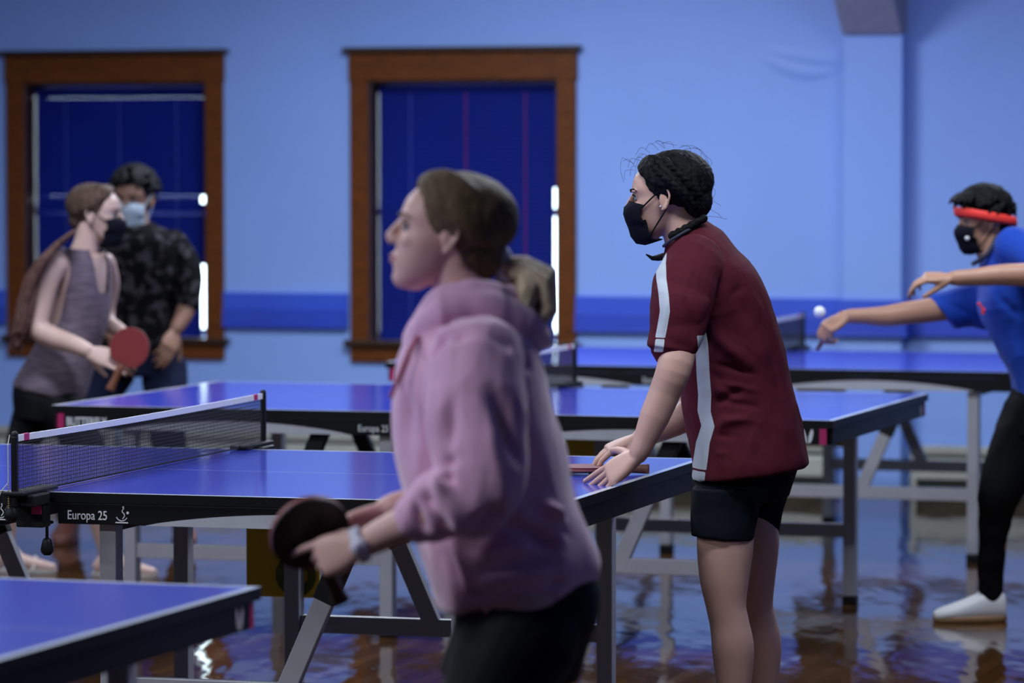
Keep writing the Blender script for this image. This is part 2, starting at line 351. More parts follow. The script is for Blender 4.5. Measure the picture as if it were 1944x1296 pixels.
# windows
def window(k, u0, u1, gapz, gapw, open_rows, label):
    w = empty('window_%d' % k, wallp((u0+u1)/2, 0), WTH); struct(w)
    h = (u1-u0)/2
    bm = bmesh.new()
    for s in (-1, 1): box(bm, (s*(h+.047), -.012, 1.35), (.094, .026, 1.30))
    struct(obj('casing', bm, MT['wood'], w, bevel=.003))
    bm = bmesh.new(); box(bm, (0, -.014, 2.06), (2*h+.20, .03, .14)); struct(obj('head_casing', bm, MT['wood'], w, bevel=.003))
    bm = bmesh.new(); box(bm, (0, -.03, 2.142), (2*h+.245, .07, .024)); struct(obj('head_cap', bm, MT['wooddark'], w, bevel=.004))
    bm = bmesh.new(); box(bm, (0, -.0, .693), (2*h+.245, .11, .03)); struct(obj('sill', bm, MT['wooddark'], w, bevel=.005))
    bm = bmesh.new(); box(bm, (0, -.012, .64), (2*h+.19, .026, .08)); struct(obj('apron', bm, MT['wood'], w, bevel=.003))
    bm = bmesh.new()
    for s in (-1, 1): box(bm, (s*(h-.006), .12, 1.35), (.012, .24, 1.29))
    box(bm, (0, .12, 1.984), (2*h, .24, .012))
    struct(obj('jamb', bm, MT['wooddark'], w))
    bm = bmesh.new()
    for s in (-1, 1): box(bm, (s*(h-.025), .20, 1.35), (.035, .035, 1.28))
    for z in (.725, 1.34, 1.965): box(bm, (0, .20, z), (2*h-.03, .035, .04))
    struct(obj('sash', bm, MT['white'], w))
    bm = bmesh.new(); box(bm, (0, .20, 1.345), (2*h-.06, .004, 1.22)); struct(obj('pane', bm, MT['glass'], w))
    # the blind inside it
    b = empty('venetian_blind', wallp((u0+u1)/2, 0), WTH); tag(b, label, 'blind', 'venetian blinds')
    z0, z1 = .715, 1.955; dn = .105
    bm = bmesh.new(); n = int((z1-.026-z0)/.0205)+(k == 2)
    for i in range(n+1):
        z = z0+i*.0205; l = -h+.018; r = h-.018
        tilt = math.radians(72)
        for (za, zb, tl) in open_rows:
            if za < z < zb: tilt = math.radians(tl)
        if k == 1 and i == n: tilt = math.radians(40)
        for ga, gb, gw in gapz:
            if ga < z < gb: r = h-.012-gw
        wd = .0125; cy, sy = math.cos(tilt)*wd, math.sin(tilt)*wd
        jit = .0006*math.sin(i*1.7)
        pts = [(-cy, -sy), (0, 0.0), (cy, sy)]
        va = [bm.verts.new((l, dn+p+.002*(q == 1)+jit, z+zz)) for q, (p, zz) in enumerate(pts)]
        vb = [bm.verts.new((r, dn+p+.002*(q == 1)+jit, z+zz)) for q, (p, zz) in enumerate(pts)]
        for q in range(2): bm.faces.new((va[q], vb[q], vb[q+1], va[q+1]))
    sl = obj('slats', bm, MT['blind'], b)
    sm = sl.modifiers.new('thick', 'SOLIDIFY'); sm.thickness = .0006
    bm = bmesh.new(); box(bm, (0, dn, z1-.008), (2*h-.034, .03, .03)); obj('headrail', bm, MT['blind'], b)
    bm = bmesh.new(); box(bm, (-.02, dn, z0-.004), (2*h-.10, .022, .014)); obj('bottom_rail', bm, MT['blind'], b)
    for s in (-.62, -.03, .60):
        bm = bmesh.new(); box(bm, (s*h, dn-.016, (z0+z1)/2), (.004, .001, z1-z0-.05)); obj('ladder_cord', bm, MT['redcord'] if (k == 2 and s > -.1) else MT['tapeblue'], b)
    return w
window(1, WIN[0][0], WIN[0][1], [(1.0, 1.10, .02), (.70, 1.08, .062), (1.385, 1.425, .062), (1.315, 1.345, .055)],
       .06, [(1.395, 1.416, 40), (1.322, 1.343, 38)], 'dark blue venetian blind behind the tank-top woman, ragged along its right edge')
window(2, WIN[1][0], WIN[1][1], [(.70, 1.47, .042)], .045, [], 'dark blue venetian blind in the window right behind the pink-hooded player')
bm = bmesh.new()
# ---------------------------------------------------------------- tables
TH = 0.76
def emblem(bm, mtx, s=1.0):
    for sg in (-1, 1):
        pts = [(sg*.002, -.022), (sg*.010, -.020), (sg*.016, -.008), (sg*.0195, .012), (sg*.018, .022), (sg*.013, .024), (sg*.008, .014), (sg*.003, -.004)]
        pts = [(x*s, y*s) for x, y in pts]
        if sg < 0: pts = pts[::-1]
        prism(bm, pts, .0008, mtx)
def ittf(bm, mtx):
    def seg(a, b, w):
        a = Vector((*a, 0)); b = Vector((*b, 0)); d = (b-a).normalized(); q = Vector((-d.y, d.x, 0))*w/2
        prism(bm, [((a+q).x, (a+q).y), ((a-q).x, (a-q).y), ((b-q).x, (b-q).y), ((b+q).x, (b+q).y)], .0008, mtx)
    seg((-.017, -.019), (.017, -.019), .0028)
    arc = [(.0145*math.cos(t), -.002+.0125*math.sin(t)) for t in [math.radians(q) for q in range(195, 350, 18)]]
    for a, b in zip(arc, arc[1:]): seg(a, b, .002)
    body = [(.002, -.010), (.008, -.002), (.006, .004), (.001, .008), (.002, .013), (.006, .017)]
    for a, b in zip(body, body[1:]): seg(a, b, .002)
    for c, r in (((.004, .020), .0026), ((.016, .006), .0036)):
        prism(bm, [(c[0]+r*math.cos(t*.7854), c[1]+r*math.sin(t*.7854)) for t in range(8)], .0008, mtx)
def side_mtx(sv):     # lettering plane on a long side apron: x to the reader's right, y up, z outwards
    return Matrix(((-sv, 0, 0, 0), (0, 0, sv, 0), (0, 1, 0, 0), (0, 0, 0, 1)))
def end_mtx(su):
    return Matrix(((0, 0, su, 0), (su, 0, 0, 0), (0, 1, 0, 0), (0, 0, 0, 1)))
def table(x, y, th, label, marks=True):
    t = empty('table_tennis_table', (x, y, 0), th); tag(t, label, 'table', 'table tennis tables')
    for s in (-1, 1):
        bm = bmesh.new(); x0, x1 = s*.003, s*1.37
        box(bm, ((x0+x1)/2, 0, TH-.0125), (abs(x1-x0), 1.525, .025)); 
        bm.normal_update()
        for f in bm.faces: f.material_index = 0 if f.normal.z > .5 else 1
        bmesh.ops.recalc_face_normals(bm, faces=bm.faces)
        for f in bm.faces: f.material_index = 0 if f.calc_center_median().z > TH-.001 else 1
        obj('tabletop', bm, [MT['top'], MT['black']], t)
        # apron: long sides and the end, a little set back below the top's edge
        ap = []
        for v in (-1, 1):
            bm = bmesh.new(); box(bm, (s*.70, v*.7485, TH-.053), (1.30, .022, .053)); ap.append(obj('side_apron', bm, MT['black'], t, bevel=.002))
        bm = bmesh.new(); box(bm, (s*1.352, 0, TH-.053), (.022, 1.475, .053)); ea = obj('end_apron', bm, MT['black'], t, bevel=.002)
        za = TH-.053
        for q, v in enumerate((-1, 1)):
            o_ = Matrix.Translation((0, v*.7597, za)) @ side_mtx(v)
            # silver sweep
            bm = bmesh.new(); up = []; N = 24; ua, ub = .285, 1.115
            for i in range(N+1):
                w = i/N; up.append((ua+(ub-ua)*w, -.0262+.036*math.sin(math.pi*w)**.8))
            pts = [(-v*s*a_, b_) for a_, b_ in up]
            if v*s > 0: pts = pts[::-1]
            pts = [p for p in pts]
            lo = pts[0]; 
            prism(bm, pts[::-1], .0008, o_); obj('silver_sweep', bm, MT['silverprint'], ap[q])
            rd = -v*s     # +1 when the reader's right is the outer end
            bm = bmesh.new(); box(bm, (rd*1.336, 0, .0004), (.024, .052, .001), o_); obj('corner_strip', bm, MT['magenta'], ap[q])
            if marks:
                # next to the net: model name and association sign, at the outer end the maker's mark
                xs = .075 if rd > 0 else -.255
                text_mesh('model_name', 'Europa 25', .033, MT['white'], ap[q], o_ @ Matrix.Translation((xs, -.0145, .0006)), sx=.80)
                bm = bmesh.new(); ittf(bm, o_ @ Matrix.Translation((xs+.148, -.001, 0))); obj('association_sign', bm, MT['white'], ap[q])
                if rd < 0: text_mesh('maker_name', 'BUTTERFLY', .040, MT['white'], ap[q], o_ @ Matrix.Translation((-1.315, -.015, .0006)), sx=.72, bold=.0012)
                else:
                    bm = bmesh.new(); emblem(bm, o_ @ Matrix.Translation((1.285, 0, 0))); obj('maker_emblem', bm, MT['white'], ap[q])
        oe = Matrix.Translation((s*1.3632, 0, za)) @ end_mtx(s)
        bm = bmesh.new(); emblem(bm, oe @ Matrix.Translation((.665, 0, 0))); obj('maker_emblem', bm, MT['white'], ea)
        bm = bmesh.new(); box(bm, (.728, 0, .0004), (.022, .052, .001), oe); obj('corner_strip', bm, MT['magenta'], ea)
        # undercarriage
        for v in (-1, 1):
            for u in (1.10, .17):
                bm = bmesh.new(); box(bm, (s*u, v*.70, .355), (.045, .05, .65)); lg = obj('leg', bm, MT['silver'], t, bevel=.003)
                bm = bmesh.new(); box(bm, (s*u, v*.70, .015), (.05, .055, .03)); obj('foot', bm, MT['plastic'], lg, bevel=.004)
            bm = bmesh.new(); box(bm, (s*.635, v*.70, .265), (.885, .028, .05)); obj('rail', bm, MT['silver'], t, bevel=.002)
            bm = bmesh.new(); top_u, bot_u = (.83, .63) if s*v < 0 else (.40, .60)
            bot = Vector((s*bot_u, v*.70, .25)); top = Vector((s*top_u, v*.70, .70)); mid = bot.lerp(top, .60)
            beam(bm, bot, mid, .030, .050, Vector((0, 1, 0)).cross((top-bot).normalized())); st = obj('strut', bm, MT['silver'], t, bevel=.002)
            bm = bmesh.new(); beam(bm, bot.lerp(top, .55), top, .034, .058, Vector((0, 1, 0)).cross((top-bot).normalized())); obj('strut_sleeve', bm, MT['plastic'], st, bevel=.003)
        bm = bmesh.new(); box(bm, (s*1.10, 0, .68), (.04, 1.40, .04)); box(bm, (s*.17, 0, .68), (.04, 1.40, .04)); obj('cross_rail', bm, MT['plastic'], t, bevel=.002)
    # yellow instruction panel hanging beside the net at the far side
    bm = bmesh.new(); box(bm, (.125, .735, .50), (.225, .012, .33)); pn = obj('yellow_panel', bm, MT['yellow'], t, bevel=.003)
    pn['label'] = 'yellow panel with a dark ring'
    bm = bmesh.new(); R_, r_ = .062, .036; N = 28
    A = [[bm.verts.new((.165+rr*math.cos(2*math.pi*i/N), .7282+dy, .40+rr*math.sin(2*math.pi*i/N))) for i in range(N)] for rr, dy in ((R_, 0), (r_, 0), (r_, .0012), (R_, .0012))]
    for q in range(4):
        for i in range(N): bm.faces.new((A[q][i], A[q][(i+1) % N], A[(q+1) % 4][(i+1) % N], A[(q+1) % 4][i]))
    obj('printed_ring', bm, MT['olive'], pn)
    return t
T1 = (-2.0322, 7.3404, -0.3138); T2 = (-0.9859, 10.5828, -0.2808); T3 = (-0.0428, 13.6686, -0.3072); T4 = (1.0116, 16.5049, -0.3179)
table(*T1, 'nearest blue table tennis table, only its white-edged corner in at the lower left')
table(*T2, 'blue table tennis table the maroon-shirted player leans on')
table(*T3, 'blue table tennis table one row behind the leaning player, its whole length in view')
table(*T4, 'farthest blue table tennis table, beside the wall and the blue-shirted server')
def net(T, label, detail=False):
    n = empty('table_tennis_net', (T[0], T[1], TH), T[2]); tag(n, label, 'net', 'table tennis nets')
    V = .905; h0, h1 = .008, .140
    bm = bmesh.new(); st = .0095 if detail else .012; w = .0015 if detail else .0019
    k = int(2*V/st)
    for i in range(k+1):
        v = -V+i*st+.0004*math.sin(i*2.1); box(bm, (0, v, (h0+h1)/2), (w, w, h1-h0))
    z = h0
    while z < h1: box(bm, (0, 0, z), (w, 2*V, w)); z += st
    obj('netting', bm, MT['mesh'], n)
    bm = bmesh.new(); box(bm, (0, 0, .006), (.003, 2*V, .004)); obj('bottom_cord', bm, MT['mesh'], n)
    bm = bmesh.new(); N = 30
    for i in range(N):
        v0, v1 = -V+2*V*i/N, -V+2*V*(i+1)/N; sag = -.004*math.sin(math.pi*(i+.5)/N)
        box(bm, (0, (v0+v1)/2, .1455+sag), (.005, v1-v0+.001, .016))
    tp = obj('top_tape', bm, MT['tape'], n)
    for s in (-1, 1):
        bm = bmesh.new(); box(bm, (0, s*.845, .1455), (.0062, .032, .0172)); obj('tape_mark', bm, MT['magenta'], tp)
        bm = bmesh.new(); box(bm, (0, s*.915, .063), (.016, .020, .18)); po = obj('post', bm, MT['plastic'], n, bevel=.005)
        bm = bmesh.new(); tube(bm, [(0, s*.915, .15), (0, s*.915, .156)], .009); obj('post_cap', bm, MT['plastic'], po, smooth=True)
        # clamp: arm lying on the table, jaw under it, screw with a knob
        bm = bmesh.new(); beam(bm, (0, s*.935, .008), (0, s*.70, .008), .055, .012); box(bm, (0, s*.80, -.045), (.085, .10, .085)) if False else None
        obj('clamp_arm', bm, MT['plastic'], n, bevel=.004)
        bm = bmesh.new(); beam(bm, (0, s*.90, -.012), (0, s*.79, -.012), .085, .03); box(bm, (0, s*.80, -.055), (.075, .05, .06)); beam(bm, (0, s*.80, -.082), (0, s*.70, -.082), .03, .008)
        cl = obj('clamp', bm, MT['plastic'], n, bevel=.004)
        bm = bmesh.new(); box(bm, (.020, s*.8265, -.040), (.026, .002, .022)); 
        tg = obj('clamp_label', bm, MT['magenta'], cl)
        bm = bmesh.new(); tube(bm, [(.02, s*.76, -.13), (.02, s*.76, -.08)], .004); tube(bm, [(.02, s*.76, -.146), (.02, s*.76, -.128)], [.017, .013], 12); obj('clamp_knob', bm, MT['plastic'], n, smooth=True)
        bm = bmesh.new(); tube(bm, [(-.01, s*.915, -.045), (-.01, s*.915, -.034)], [.020, .016], 12); obj('post_knob', bm, MT['plastic'], n, smooth=True)
    if detail:
        bm = bmesh.new(); tube(bm, [(-.012, -.918, .153), (-.013, -.927, .13), (-.013, -.927, .035)], .0016, 6)
        tube(bm, [(-.013, -.927, .035), (-.03, -.93, .015), (-.043, -.93, -.015), (-.045, -.93, -.05), (-.04, -.93, -.085), (-.046, -.93, -.125)], .0014, 6)
        obj('tension_cord', bm, MT['cord'], n)
        bm = bmesh.new()
        for i in range(14): ellipsoid(bm, (-.012, -.927, .028-i*.0055), Vector((.0022, 0, 0)), Vector((0, .0022, 0)), Vector((0, 0, .0022)), 6, 4)
        obj('bead_chain', bm, MT['gold'], n)
net(T2, 'black net with white tape on the table the maroon-shirted player leans on', True)
net(T3, 'black net half hidden behind the pink hood, on the table one row back')
net(T4, 'farthest black net, beside the serving hand on the table by the wall')
# ---------------------------------------------------------------- people: tools
V3 = Vector
def skin(name, c, c2): 
    return mat(name, c, 0.48, noise_scale=9, col2=c2, bump=0.04, bump_scale=250, sss=0.12, spec=0.35)
MT['skin_a'] = skin('fair_skin', (0.62, 0.37, 0.30), (0.68, 0.41, 0.35))
MT['skin_b'] = skin('light_skin', (0.52, 0.31, 0.24), (0.58, 0.35, 0.28))
MT['skin_e'] = skin('pale_matte_skin', (0.46, 0.31, 0.26), (0.52, 0.35, 0.30))
MT['skin_c'] = skin('tan_skin', (0.36, 0.19, 0.12), (0.41, 0.22, 0.14))
MT['lip'] = mat('lips', (0.36, 0.10, 0.10), 0.4, noise_amt=0.05)
MT['eye'] = mat('eye_white', (0.30, 0.28, 0.28), 0.3, noise_amt=0.02)
MT['iris'] = mat('dark_iris', (0.02, 0.012, 0.008), 0.1, noise_amt=0.1)
def remesh(name, bm, m, parent, voxel=0.004, smooth=6, disp=None, cut=None, deci=None):
    bmesh.ops.recalc_face_normals(bm, faces=bm.faces)
    me = bpy.data.meshes.new('tmp'); bm.to_mesh(me); bm.free()
    o = bpy.data.objects.new('tmp', me); COL.objects.link(o)
    r = o.modifiers.new('r', 'REMESH'); r.mode = 'VOXEL'; r.voxel_size = voxel; r.adaptivity = 0
    if smooth:
        s = o.modifiers.new('s', 'SMOOTH'); s.factor = 0.5; s.iterations = smooth
    dg = bpy.context.evaluated_depsgraph_get(); me2 = bpy.data.meshes.new_from_object(o.evaluated_get(dg))
    bpy.data.objects.remove(o); me2.name = name
    if disp:
        n = len(me2.vertices); co = np.empty(n*3); me2.vertices.foreach_get('co', co); co = co.reshape(-1, 3)
        no = np.empty(n*3); me2.vertices.foreach_get('normal', no); no = no.reshape(-1, 3)
        co2 = co + no*disp(co, no)[:, None]
        me2.vertices.foreach_set('co', co2.ravel()); me2.update()
    if cut:
        b2 = bmesh.new(); b2.from_mesh(me2)
        bmesh.ops.delete(b2, geom=[v for v in b2.verts if cut(v.co)], context='VERTS'); b2.to_mesh(me2); b2.free()
    for p in me2.polygons: p.use_smooth = True
    me2.materials.clear()
    return link(name, me2, m, parent)
def fnoise(co, scale, stretch=(1, 1, 1), seed=0.0):
    return np.array([noise.noise(V3((c[0]*scale*stretch[0]+seed, c[1]*scale*stretch[1], c[2]*scale*stretch[2]))) for c in co])
def creases(co, segs):
    """segs: (p0, p1, width, height): a ridge (+) or a groove (-) along a line in the cloth"""
    d = np.zeros(len(co))
    for p0, p1, w, h in segs:
        a = np.array(p0); b = np.array(p1); ab = b-a
        t = np.clip(((co-a)@ab)/(ab@ab), 0, 1); q = a+t[:, None]*ab
        dist = np.linalg.norm(co-q, axis=1); taper = np.sin(np.pi*np.clip(t*.9+.05, 0, 1))**.6
        d += h*taper*np.exp(-(dist/w)**2)
    return d
def folds(amp, scale, stretch, segs=(), seed=0.0, fine=0.0):
    def f(co, no):
        n1 = fnoise(co, scale, stretch, seed); d = amp*(np.abs(n1)*-2+.5)
        if fine: d += fine*fnoise(co, scale*3.5, stretch, seed+9)
        if segs: d += creases(co, segs)
        return d
    return f
def sec(bm, rows, n=32, e=2.2, sub=3, tw=None):
    """loft from silhouette rows (xl, yl, xr, yr, depth Y, half thickness in depth)"""
    R = []
    for r in rows:
        xl, yl, xr, yr, Y, b = r[:6]
        a = (P(xr, yr, Y)-P(xl, yl, Y))/2; c = (P(xr, yr, Y)+P(xl, yl, Y))/2
        bv = V3((0, b, 0))
        if len(r) > 6: bv = V3((r[6], b, 0))
        R.append((c, a, bv))
    loft(bm, R, n, e, sub)
def limb(bm, rows, n=32):
    """limb through (x, y, Y, radius)"""
    pts = [P(x, y, Y) for x, y, Y, r in rows]; rad = [r[3] for r in rows]
    # densify with catmull-rom
    pp, rr = [], []
    for i in range(len(pts)-1):
        p0, p1, p2, p3 = pts[max(i-1, 0)], pts[i], pts[i+1], pts[min(i+2, len(pts)-1)]
        for s in range(4):
            t = s/4; pp.append(0.5*((2*p1)+(p2-p0)*t+(2*p0-5*p1+4*p2-p3)*t*t+(3*p1-p0-3*p2+p3)*t**3)); rr.append(rad[i]*(1-t)+rad[i+1]*t)
    pp.append(pts[-1]); rr.append(rad[-1])
    tube(bm, pp, rr, n)
class Head:
    """local x forward, y to the head's left, z up, origin between the ears at eye height"""
    def __init__(s, c, yaw, pitch=0, roll=0, k=1.0):
        s.c = V3(c); s.k = k
        s.m = Matrix.Rotation(yaw, 3, 'Z') @ Matrix.Rotation(-pitch, 3, 'Y') @ Matrix.Rotation(roll, 3, 'X')
    def p(s, x, y, z): return s.c+s.m @ V3((x, y, z))*s.k
    def v(s, x, y, z): return s.m @ V3((x, y, z))*s.k
    def ell(s, bm, c, r, nu=20, nv=14): ellipsoid(bm, s.p(*c), s.v(r[0], 0, 0), s.v(0, r[1], 0), s.v(0, 0, r[2]), nu, nv)
    def tube(s, bm, pts, rad, n=10): tube(bm, [s.p(*q) for q in pts], [q*s.k for q in rad] if isinstance(rad, (list, tuple)) else rad*s.k, n)
    def skull(s, bm, ears=True, male=0):
        s.ell(bm, (-.012, 0, .028), (.096, .076, .086), 28, 20)
        R = []
        for z, xf, xb, hw in ((.085, .055, -.05, .045), (.062, .078, -.05, .060), (.038, .086, -.05, .066), (.022, .088, -.05, .067), (.004, .081, -.05, .066), (-.016, .083, -.045, .066),
                              (-.036, .086, -.038, .061), (-.054, .0865, -.030, .056), (-.072, .086, -.020, .051), (-.086, .083, -.008, .045), (-.098, .084, .006, .037), (-.110, .078, .022, .026), (-.116, .068, .034, .014)):
            R.append((s.p((xf+xb)/2, 0, z), s.v((xf-xb)/2, 0, 0), s.v(0, hw, 0)))
        loft(bm, R, 32, 2.35, 2)
        s.tube(bm, [(.080, 0, .016), (.088, 0, .004), (.096, 0, -.010), (.101, 0, -.021), (.098, 0, -.029)], [.007, .0075, .0085, .0105, .009], 12)
        for q in (-1, 1):
            s.ell(bm, (.091, q*.010, -.026), (.010, .0075, .008), 12, 8)
            s.ell(bm, (.060, q*.036, -.024), (.022, .018, .018), 12, 8)
            s.ell(bm, (.070, q*.028, .021), (.018, .024, .007), 12, 8)
            if ears:
                s.ell(bm, (-.004, q*.076, -.008), (.013, .004, .024), 12, 10)
                a = [(.004, q*.076, .014), (-.006, q*.080, .024), (-.019, q*.085, .018), (-.022, q*.086, .002), (-.016, q*.082, -.016), (-.008, q*.078, -.030), (.000, q*.074, -.033)]
                s.tube(bm, a, [.0038, .0042, .0042, .004, .004, .0055, .005], 8)
                s.ell(bm, (.004, q*.076, -.010), (.004, .004, .006), 8, 6)
        s.tube(bm, [(.084, -.022, -.058), (.0895, -.009, -.0555), (.091, 0, -.0565), (.0895, .009, -.0555), (.084, .022, -.058)], [.002, .0035, .004, .0035, .002], 8)
        s.tube(bm, [(.083, -.019, -.0655), (.0885, -.008, -.0675), (.0895, 0, -.068), (.0885, .008, -.0675), (.083, .019, -.0655)], [.002, .0035, .0045, .0035, .002], 8)
    def face(s, parent, brow, lips=True, mid=False):
        for q in (-1, 1):
            bm = bmesh.new(); s.ell(bm, (.0705, q*.031, .003), (.0122, .0122, .0122), 16, 12); e = obj('eye', bm, MT['eye'], parent, True)
            bm = bmesh.new(); s.ell(bm, (.0795, q*.0325, .002), (.0040, .0058, .0058), 12, 8); obj('iris', bm, MT['iris'], e, True)
            bm = bmesh.new(); s.tube(bm, [(.078, q*.018, .007), (.0835, q*.026, .0105), (.0825, q*.036, .0105), (.076, q*.045, .006)], [.0018, .0028, .0028, .0018], 6); obj('eyelash', bm, brow, parent, True)
            bm = bmesh.new(); s.tube(bm, [(.090, q*.014, .019), (.089, q*.026, .0245), (.080, q*.042, .026), (.070, q*.052, .020)], [.0022, .0032, .0026, .0012], 6); obj('eyebrow', bm, brow, parent, True)
        if lips:
            bm = bmesh.new()
            s.tube(bm, [(.0850, -.020, -.0595), (.0900, -.009, -.0565), (.0920, 0, -.0575), (.0900, .009, -.0565), (.0850, .020, -.0595)], [.0018, .0038, .0042, .0038, .0018], 8)
            s.tube(bm, [(.0845, -.018, -.0635), (.0890, -.008, -.0665), (.0905, 0, -.0672), (.0890, .008, -.0665), (.0845, .018, -.0635)], [.0018, .0038, .0045, .0038, .0018], 8)
            obj('lips', bm, MT['lip'], parent, True)
def strands(bm, h, fn, n, rad, seg=10, jit=.0, nn=6):
    """fn(t, s) gives the local head point of strand t (0..1) at s (0..1)"""
    for i in range(n):
        t = i/(n-1) if n > 1 else .5
        pts = []
        for j in range(seg+1):
            q = V3(fn(t, j/seg)); 
            if jit: q += V3((random.uniform(-jit, jit), random.uniform(-jit, jit), random.uniform(-jit, jit)))
            pts.append(h.p(*q))
        rr = [rad*(.7+.3*math.sin(math.pi*(j+.5)/(seg+1))) for j in range(seg+1)]
        tube(bm, pts, rr, nn)
def densify(pts, k=5):
    out = []
    for i in range(len(pts)-1):
        p0, p1, p2, p3 = pts[max(i-1, 0)], pts[i], pts[i+1], pts[min(i+2, len(pts)-1)]
        for s in range(k):
            t = s/k; out.append(0.5*((2*p1)+(p2-p0)*t+(2*p0-5*p1+4*p2-p3)*t*t+(3*p1-p0-3*p2+p3)*t**3))
    return out+[pts[-1]]
def onskull(az, el, r=1.0, off=0.0):
    """point on the cranium ellipsoid: az from the face (0) round the left (+), el upward"""
    d = V3((math.cos(el)*math.cos(az), math.cos(el)*math.sin(az), math.sin(el)))
    q = V3((-.012+d.x*.096*r, d.y*.076*r, .028+d.z*.086*r)); return q+d*off
def hand(bm, w, f, n, thumb, curl=(0.3, 0.3, 0.35, 0.4), spread=0.10, k=1.0, tcurl=0.25, tout=0.75, tdown=0.35, bend0=None):
    """w wrist centre, f finger direction, n back-of-hand normal, thumb: +1/-1 side; curls in radians per joint towards the palm"""
    f = V3(f).normalized(); n = V3(n); n = (n-f*n.dot(f)).normalized(); s = f.cross(n)*thumb
    w = V3(w)
    R = [(w-f*.014*k, s*.019*k, n*.015*k), (w+f*.008*k, s*.025*k, n*.018*k), (w+f*.040*k, s*.037*k, n*.0165*k), (w+f*.068*k, s*.041*k, n*.0150*k), (w+f*.088*k, s*.040*k, n*.0125*k), (w+f*.096*k, s*.036*k, n*.009*k)]
    loft(bm, R, 20, 2.6, 3)
    L = ((.042, .026, .022), (.047, .030, .023), (.044, .028, .022), (.034, .021, .019))
    for i in range(4):
        so = (.029, .010, -.010, -.028)[i]; sp = (1.5, .5, -.5, -1.5)[i]*spread
        b = w+f*(.086, .091, .088, .080)[i]*k+s*so*k
        d = (f*math.cos(sp)+s*math.sin(sp)).normalized(); ax = d.cross(n)
        pts = [b-d*.018*k, b]; c = curl[i] if not isinstance(curl[i], (tuple, list)) else None
        for j in range(3):
            a = c*(1, 1.15, .7)[j] if c is not None else curl[i][j]
            d = (d*math.cos(a)-n_of(d, ax)*math.sin(a)).normalized(); pts.append(pts[-1]+d*L[i][j]*k)
        r0 = (.0088, .0090, .0086, .0076)[i]*k
        tube(bm, pts, [r0*1.05, r0*1.04, r0*.96, r0*.88, r0*.74], 12)
    b = w+f*.020*k+s*.022*k-n*.004*k; d = (f*(1-tout*.55)+s*tout-n*tdown).normalized(); ax = d.cross(n)
    pts = [b-d*.01*k, b+d*.004*k]
    for j, l in enumerate((.036, .030, .026)):
        if j: d = (d+f*tcurl-n*tcurl*.4).normalized()
        pts.append(pts[-1]+d*l*k)
    tube(bm, pts, [.013*k, .0145*k, .0115*k, .0100*k, .0080*k], 12)
def n_of(d, ax): return ax.cross(d)
# ---------------------------------------------------------------- paddle and ball
MT['rub_red'] = mat('red_rubber', (0.15, 0.005, 0.007), 0.5, bump=0.03, bump_scale=900)
MT['rub_black'] = mat('black_rubber', (0.006, 0.006, 0.007), 0.45, bump=0.03, bump_scale=900)
MT['ply'] = mat('red_brown_edge_tape', (0.26, 0.085, 0.070), 0.5, noise_amt=0.1, stretch=(1, 1, 40), noise_scale=30)
MT['grip'] = mat('brown_grip_wood', (0.14, 0.045, 0.020), 0.45, noise_amt=0.2, stretch=(1, 12, 1), noise_scale=40)
def paddle(c, along, face, label, up_mat='rub_black', down_mat='rub_red', k=1.0, grip='grip'):
    """c blade centre, along: towards the handle, face: normal of the up_mat side"""
    z = V3(face).normalized(); y = V3(along); y = -(y-z*y.dot(z)).normalized(); x = y.cross(z)
    root = bpy.data.objects.new('table_tennis_paddle', None); COL.objects.link(root)
    mm = Matrix((x, y, z)).transposed().to_4x4(); mm.translation = V3(c); root.matrix_world = mm
    tag(root, label, 'paddle', 'table tennis paddles')
    def outline(s, cut=-1):
        pts = []
        for i in range(48):
            a = 2*math.pi*i/48; r = .0755*s; px, py = r*math.cos(a), r*1.03*math.sin(a)
            if py < cut: py = cut
            if cut == -1 and py < -.062: px = px*1.0; 
            pts.append((px*k, py*k))
        return pts
    bm = bmesh.new(); prism(bm, outline(1), .006, Matrix.Translation((0, 0, -.003)))
    prism(bm, [(-.030, -.066), (-.0125, -.088), (.0125, -.088), (.030, -.066)], .006, Matrix.Translation((0, 0, -.003))); obj('blade', bm, MT['ply'], root, bevel=.0005)
    for s, m_ in ((1, up_mat), (-1, down_mat)):
        bm = bmesh.new(); prism(bm, outline(.992, -.064), .0038, Matrix.Translation((0, 0, .003 if s > 0 else -.0068))); obj('rubber', bm, MT[m_], root)
    bm = bmesh.new()
    loft(bm, [(V3((0, -.072, 0)), V3((.0125, 0, 0)), V3((0, 0, .010))), (V3((0, -.085, 0)), V3((.014, 0, 0)), V3((0, 0, .0115))), (V3((0, -.125, 0)), V3((.0135, 0, 0)), V3((0, 0, .011))), (V3((0, -.160, 0)), V3((.0155, 0, 0)), V3((0, 0, .0125))), (V3((0, -.175, 0)), V3((.018, 0, 0)), V3((0, 0, .013)))], 20, 2.6)
    obj('handle', bm, MT[grip], root, True)
    return root
# ---------------------------------------------------------------- 1: player in the pink hoodie, nearest the camera
MT['pink'] = mat('pink_fleece', (0.70, 0.38, 0.54), 0.85, noise_scale=40, noise_amt=0.04, bump=0.10, bump_scale=350, sheen=0.6)
MT['pinkcord'] = mat('rose_drawcord', (0.42, 0.10, 0.15), 0.8, noise_amt=0.05)
MT['leggings'] = mat('black_leggings', (0.004, 0.004, 0.006), 0.7, spec=0.15, noise_amt=0.1, bump=0.05, bump_scale=200)
def hairmat(name, c1, c2, stretch=(3, 1, 1), scale=35, rough=0.5):
    return mat(name, c1, rough, noise_scale=scale, col2=c2, stretch=stretch, spec=0.10, bump=0.25, bump_scale=120)
MT['blond'] = hairmat('dark_blond_hair', (0.085, 0.055, 0.030), (0.17, 0.115, 0.065))
MT['blondtip'] = hairmat('light_blond_hair', (0.36, 0.26, 0.16), (0.62, 0.50, 0.36))
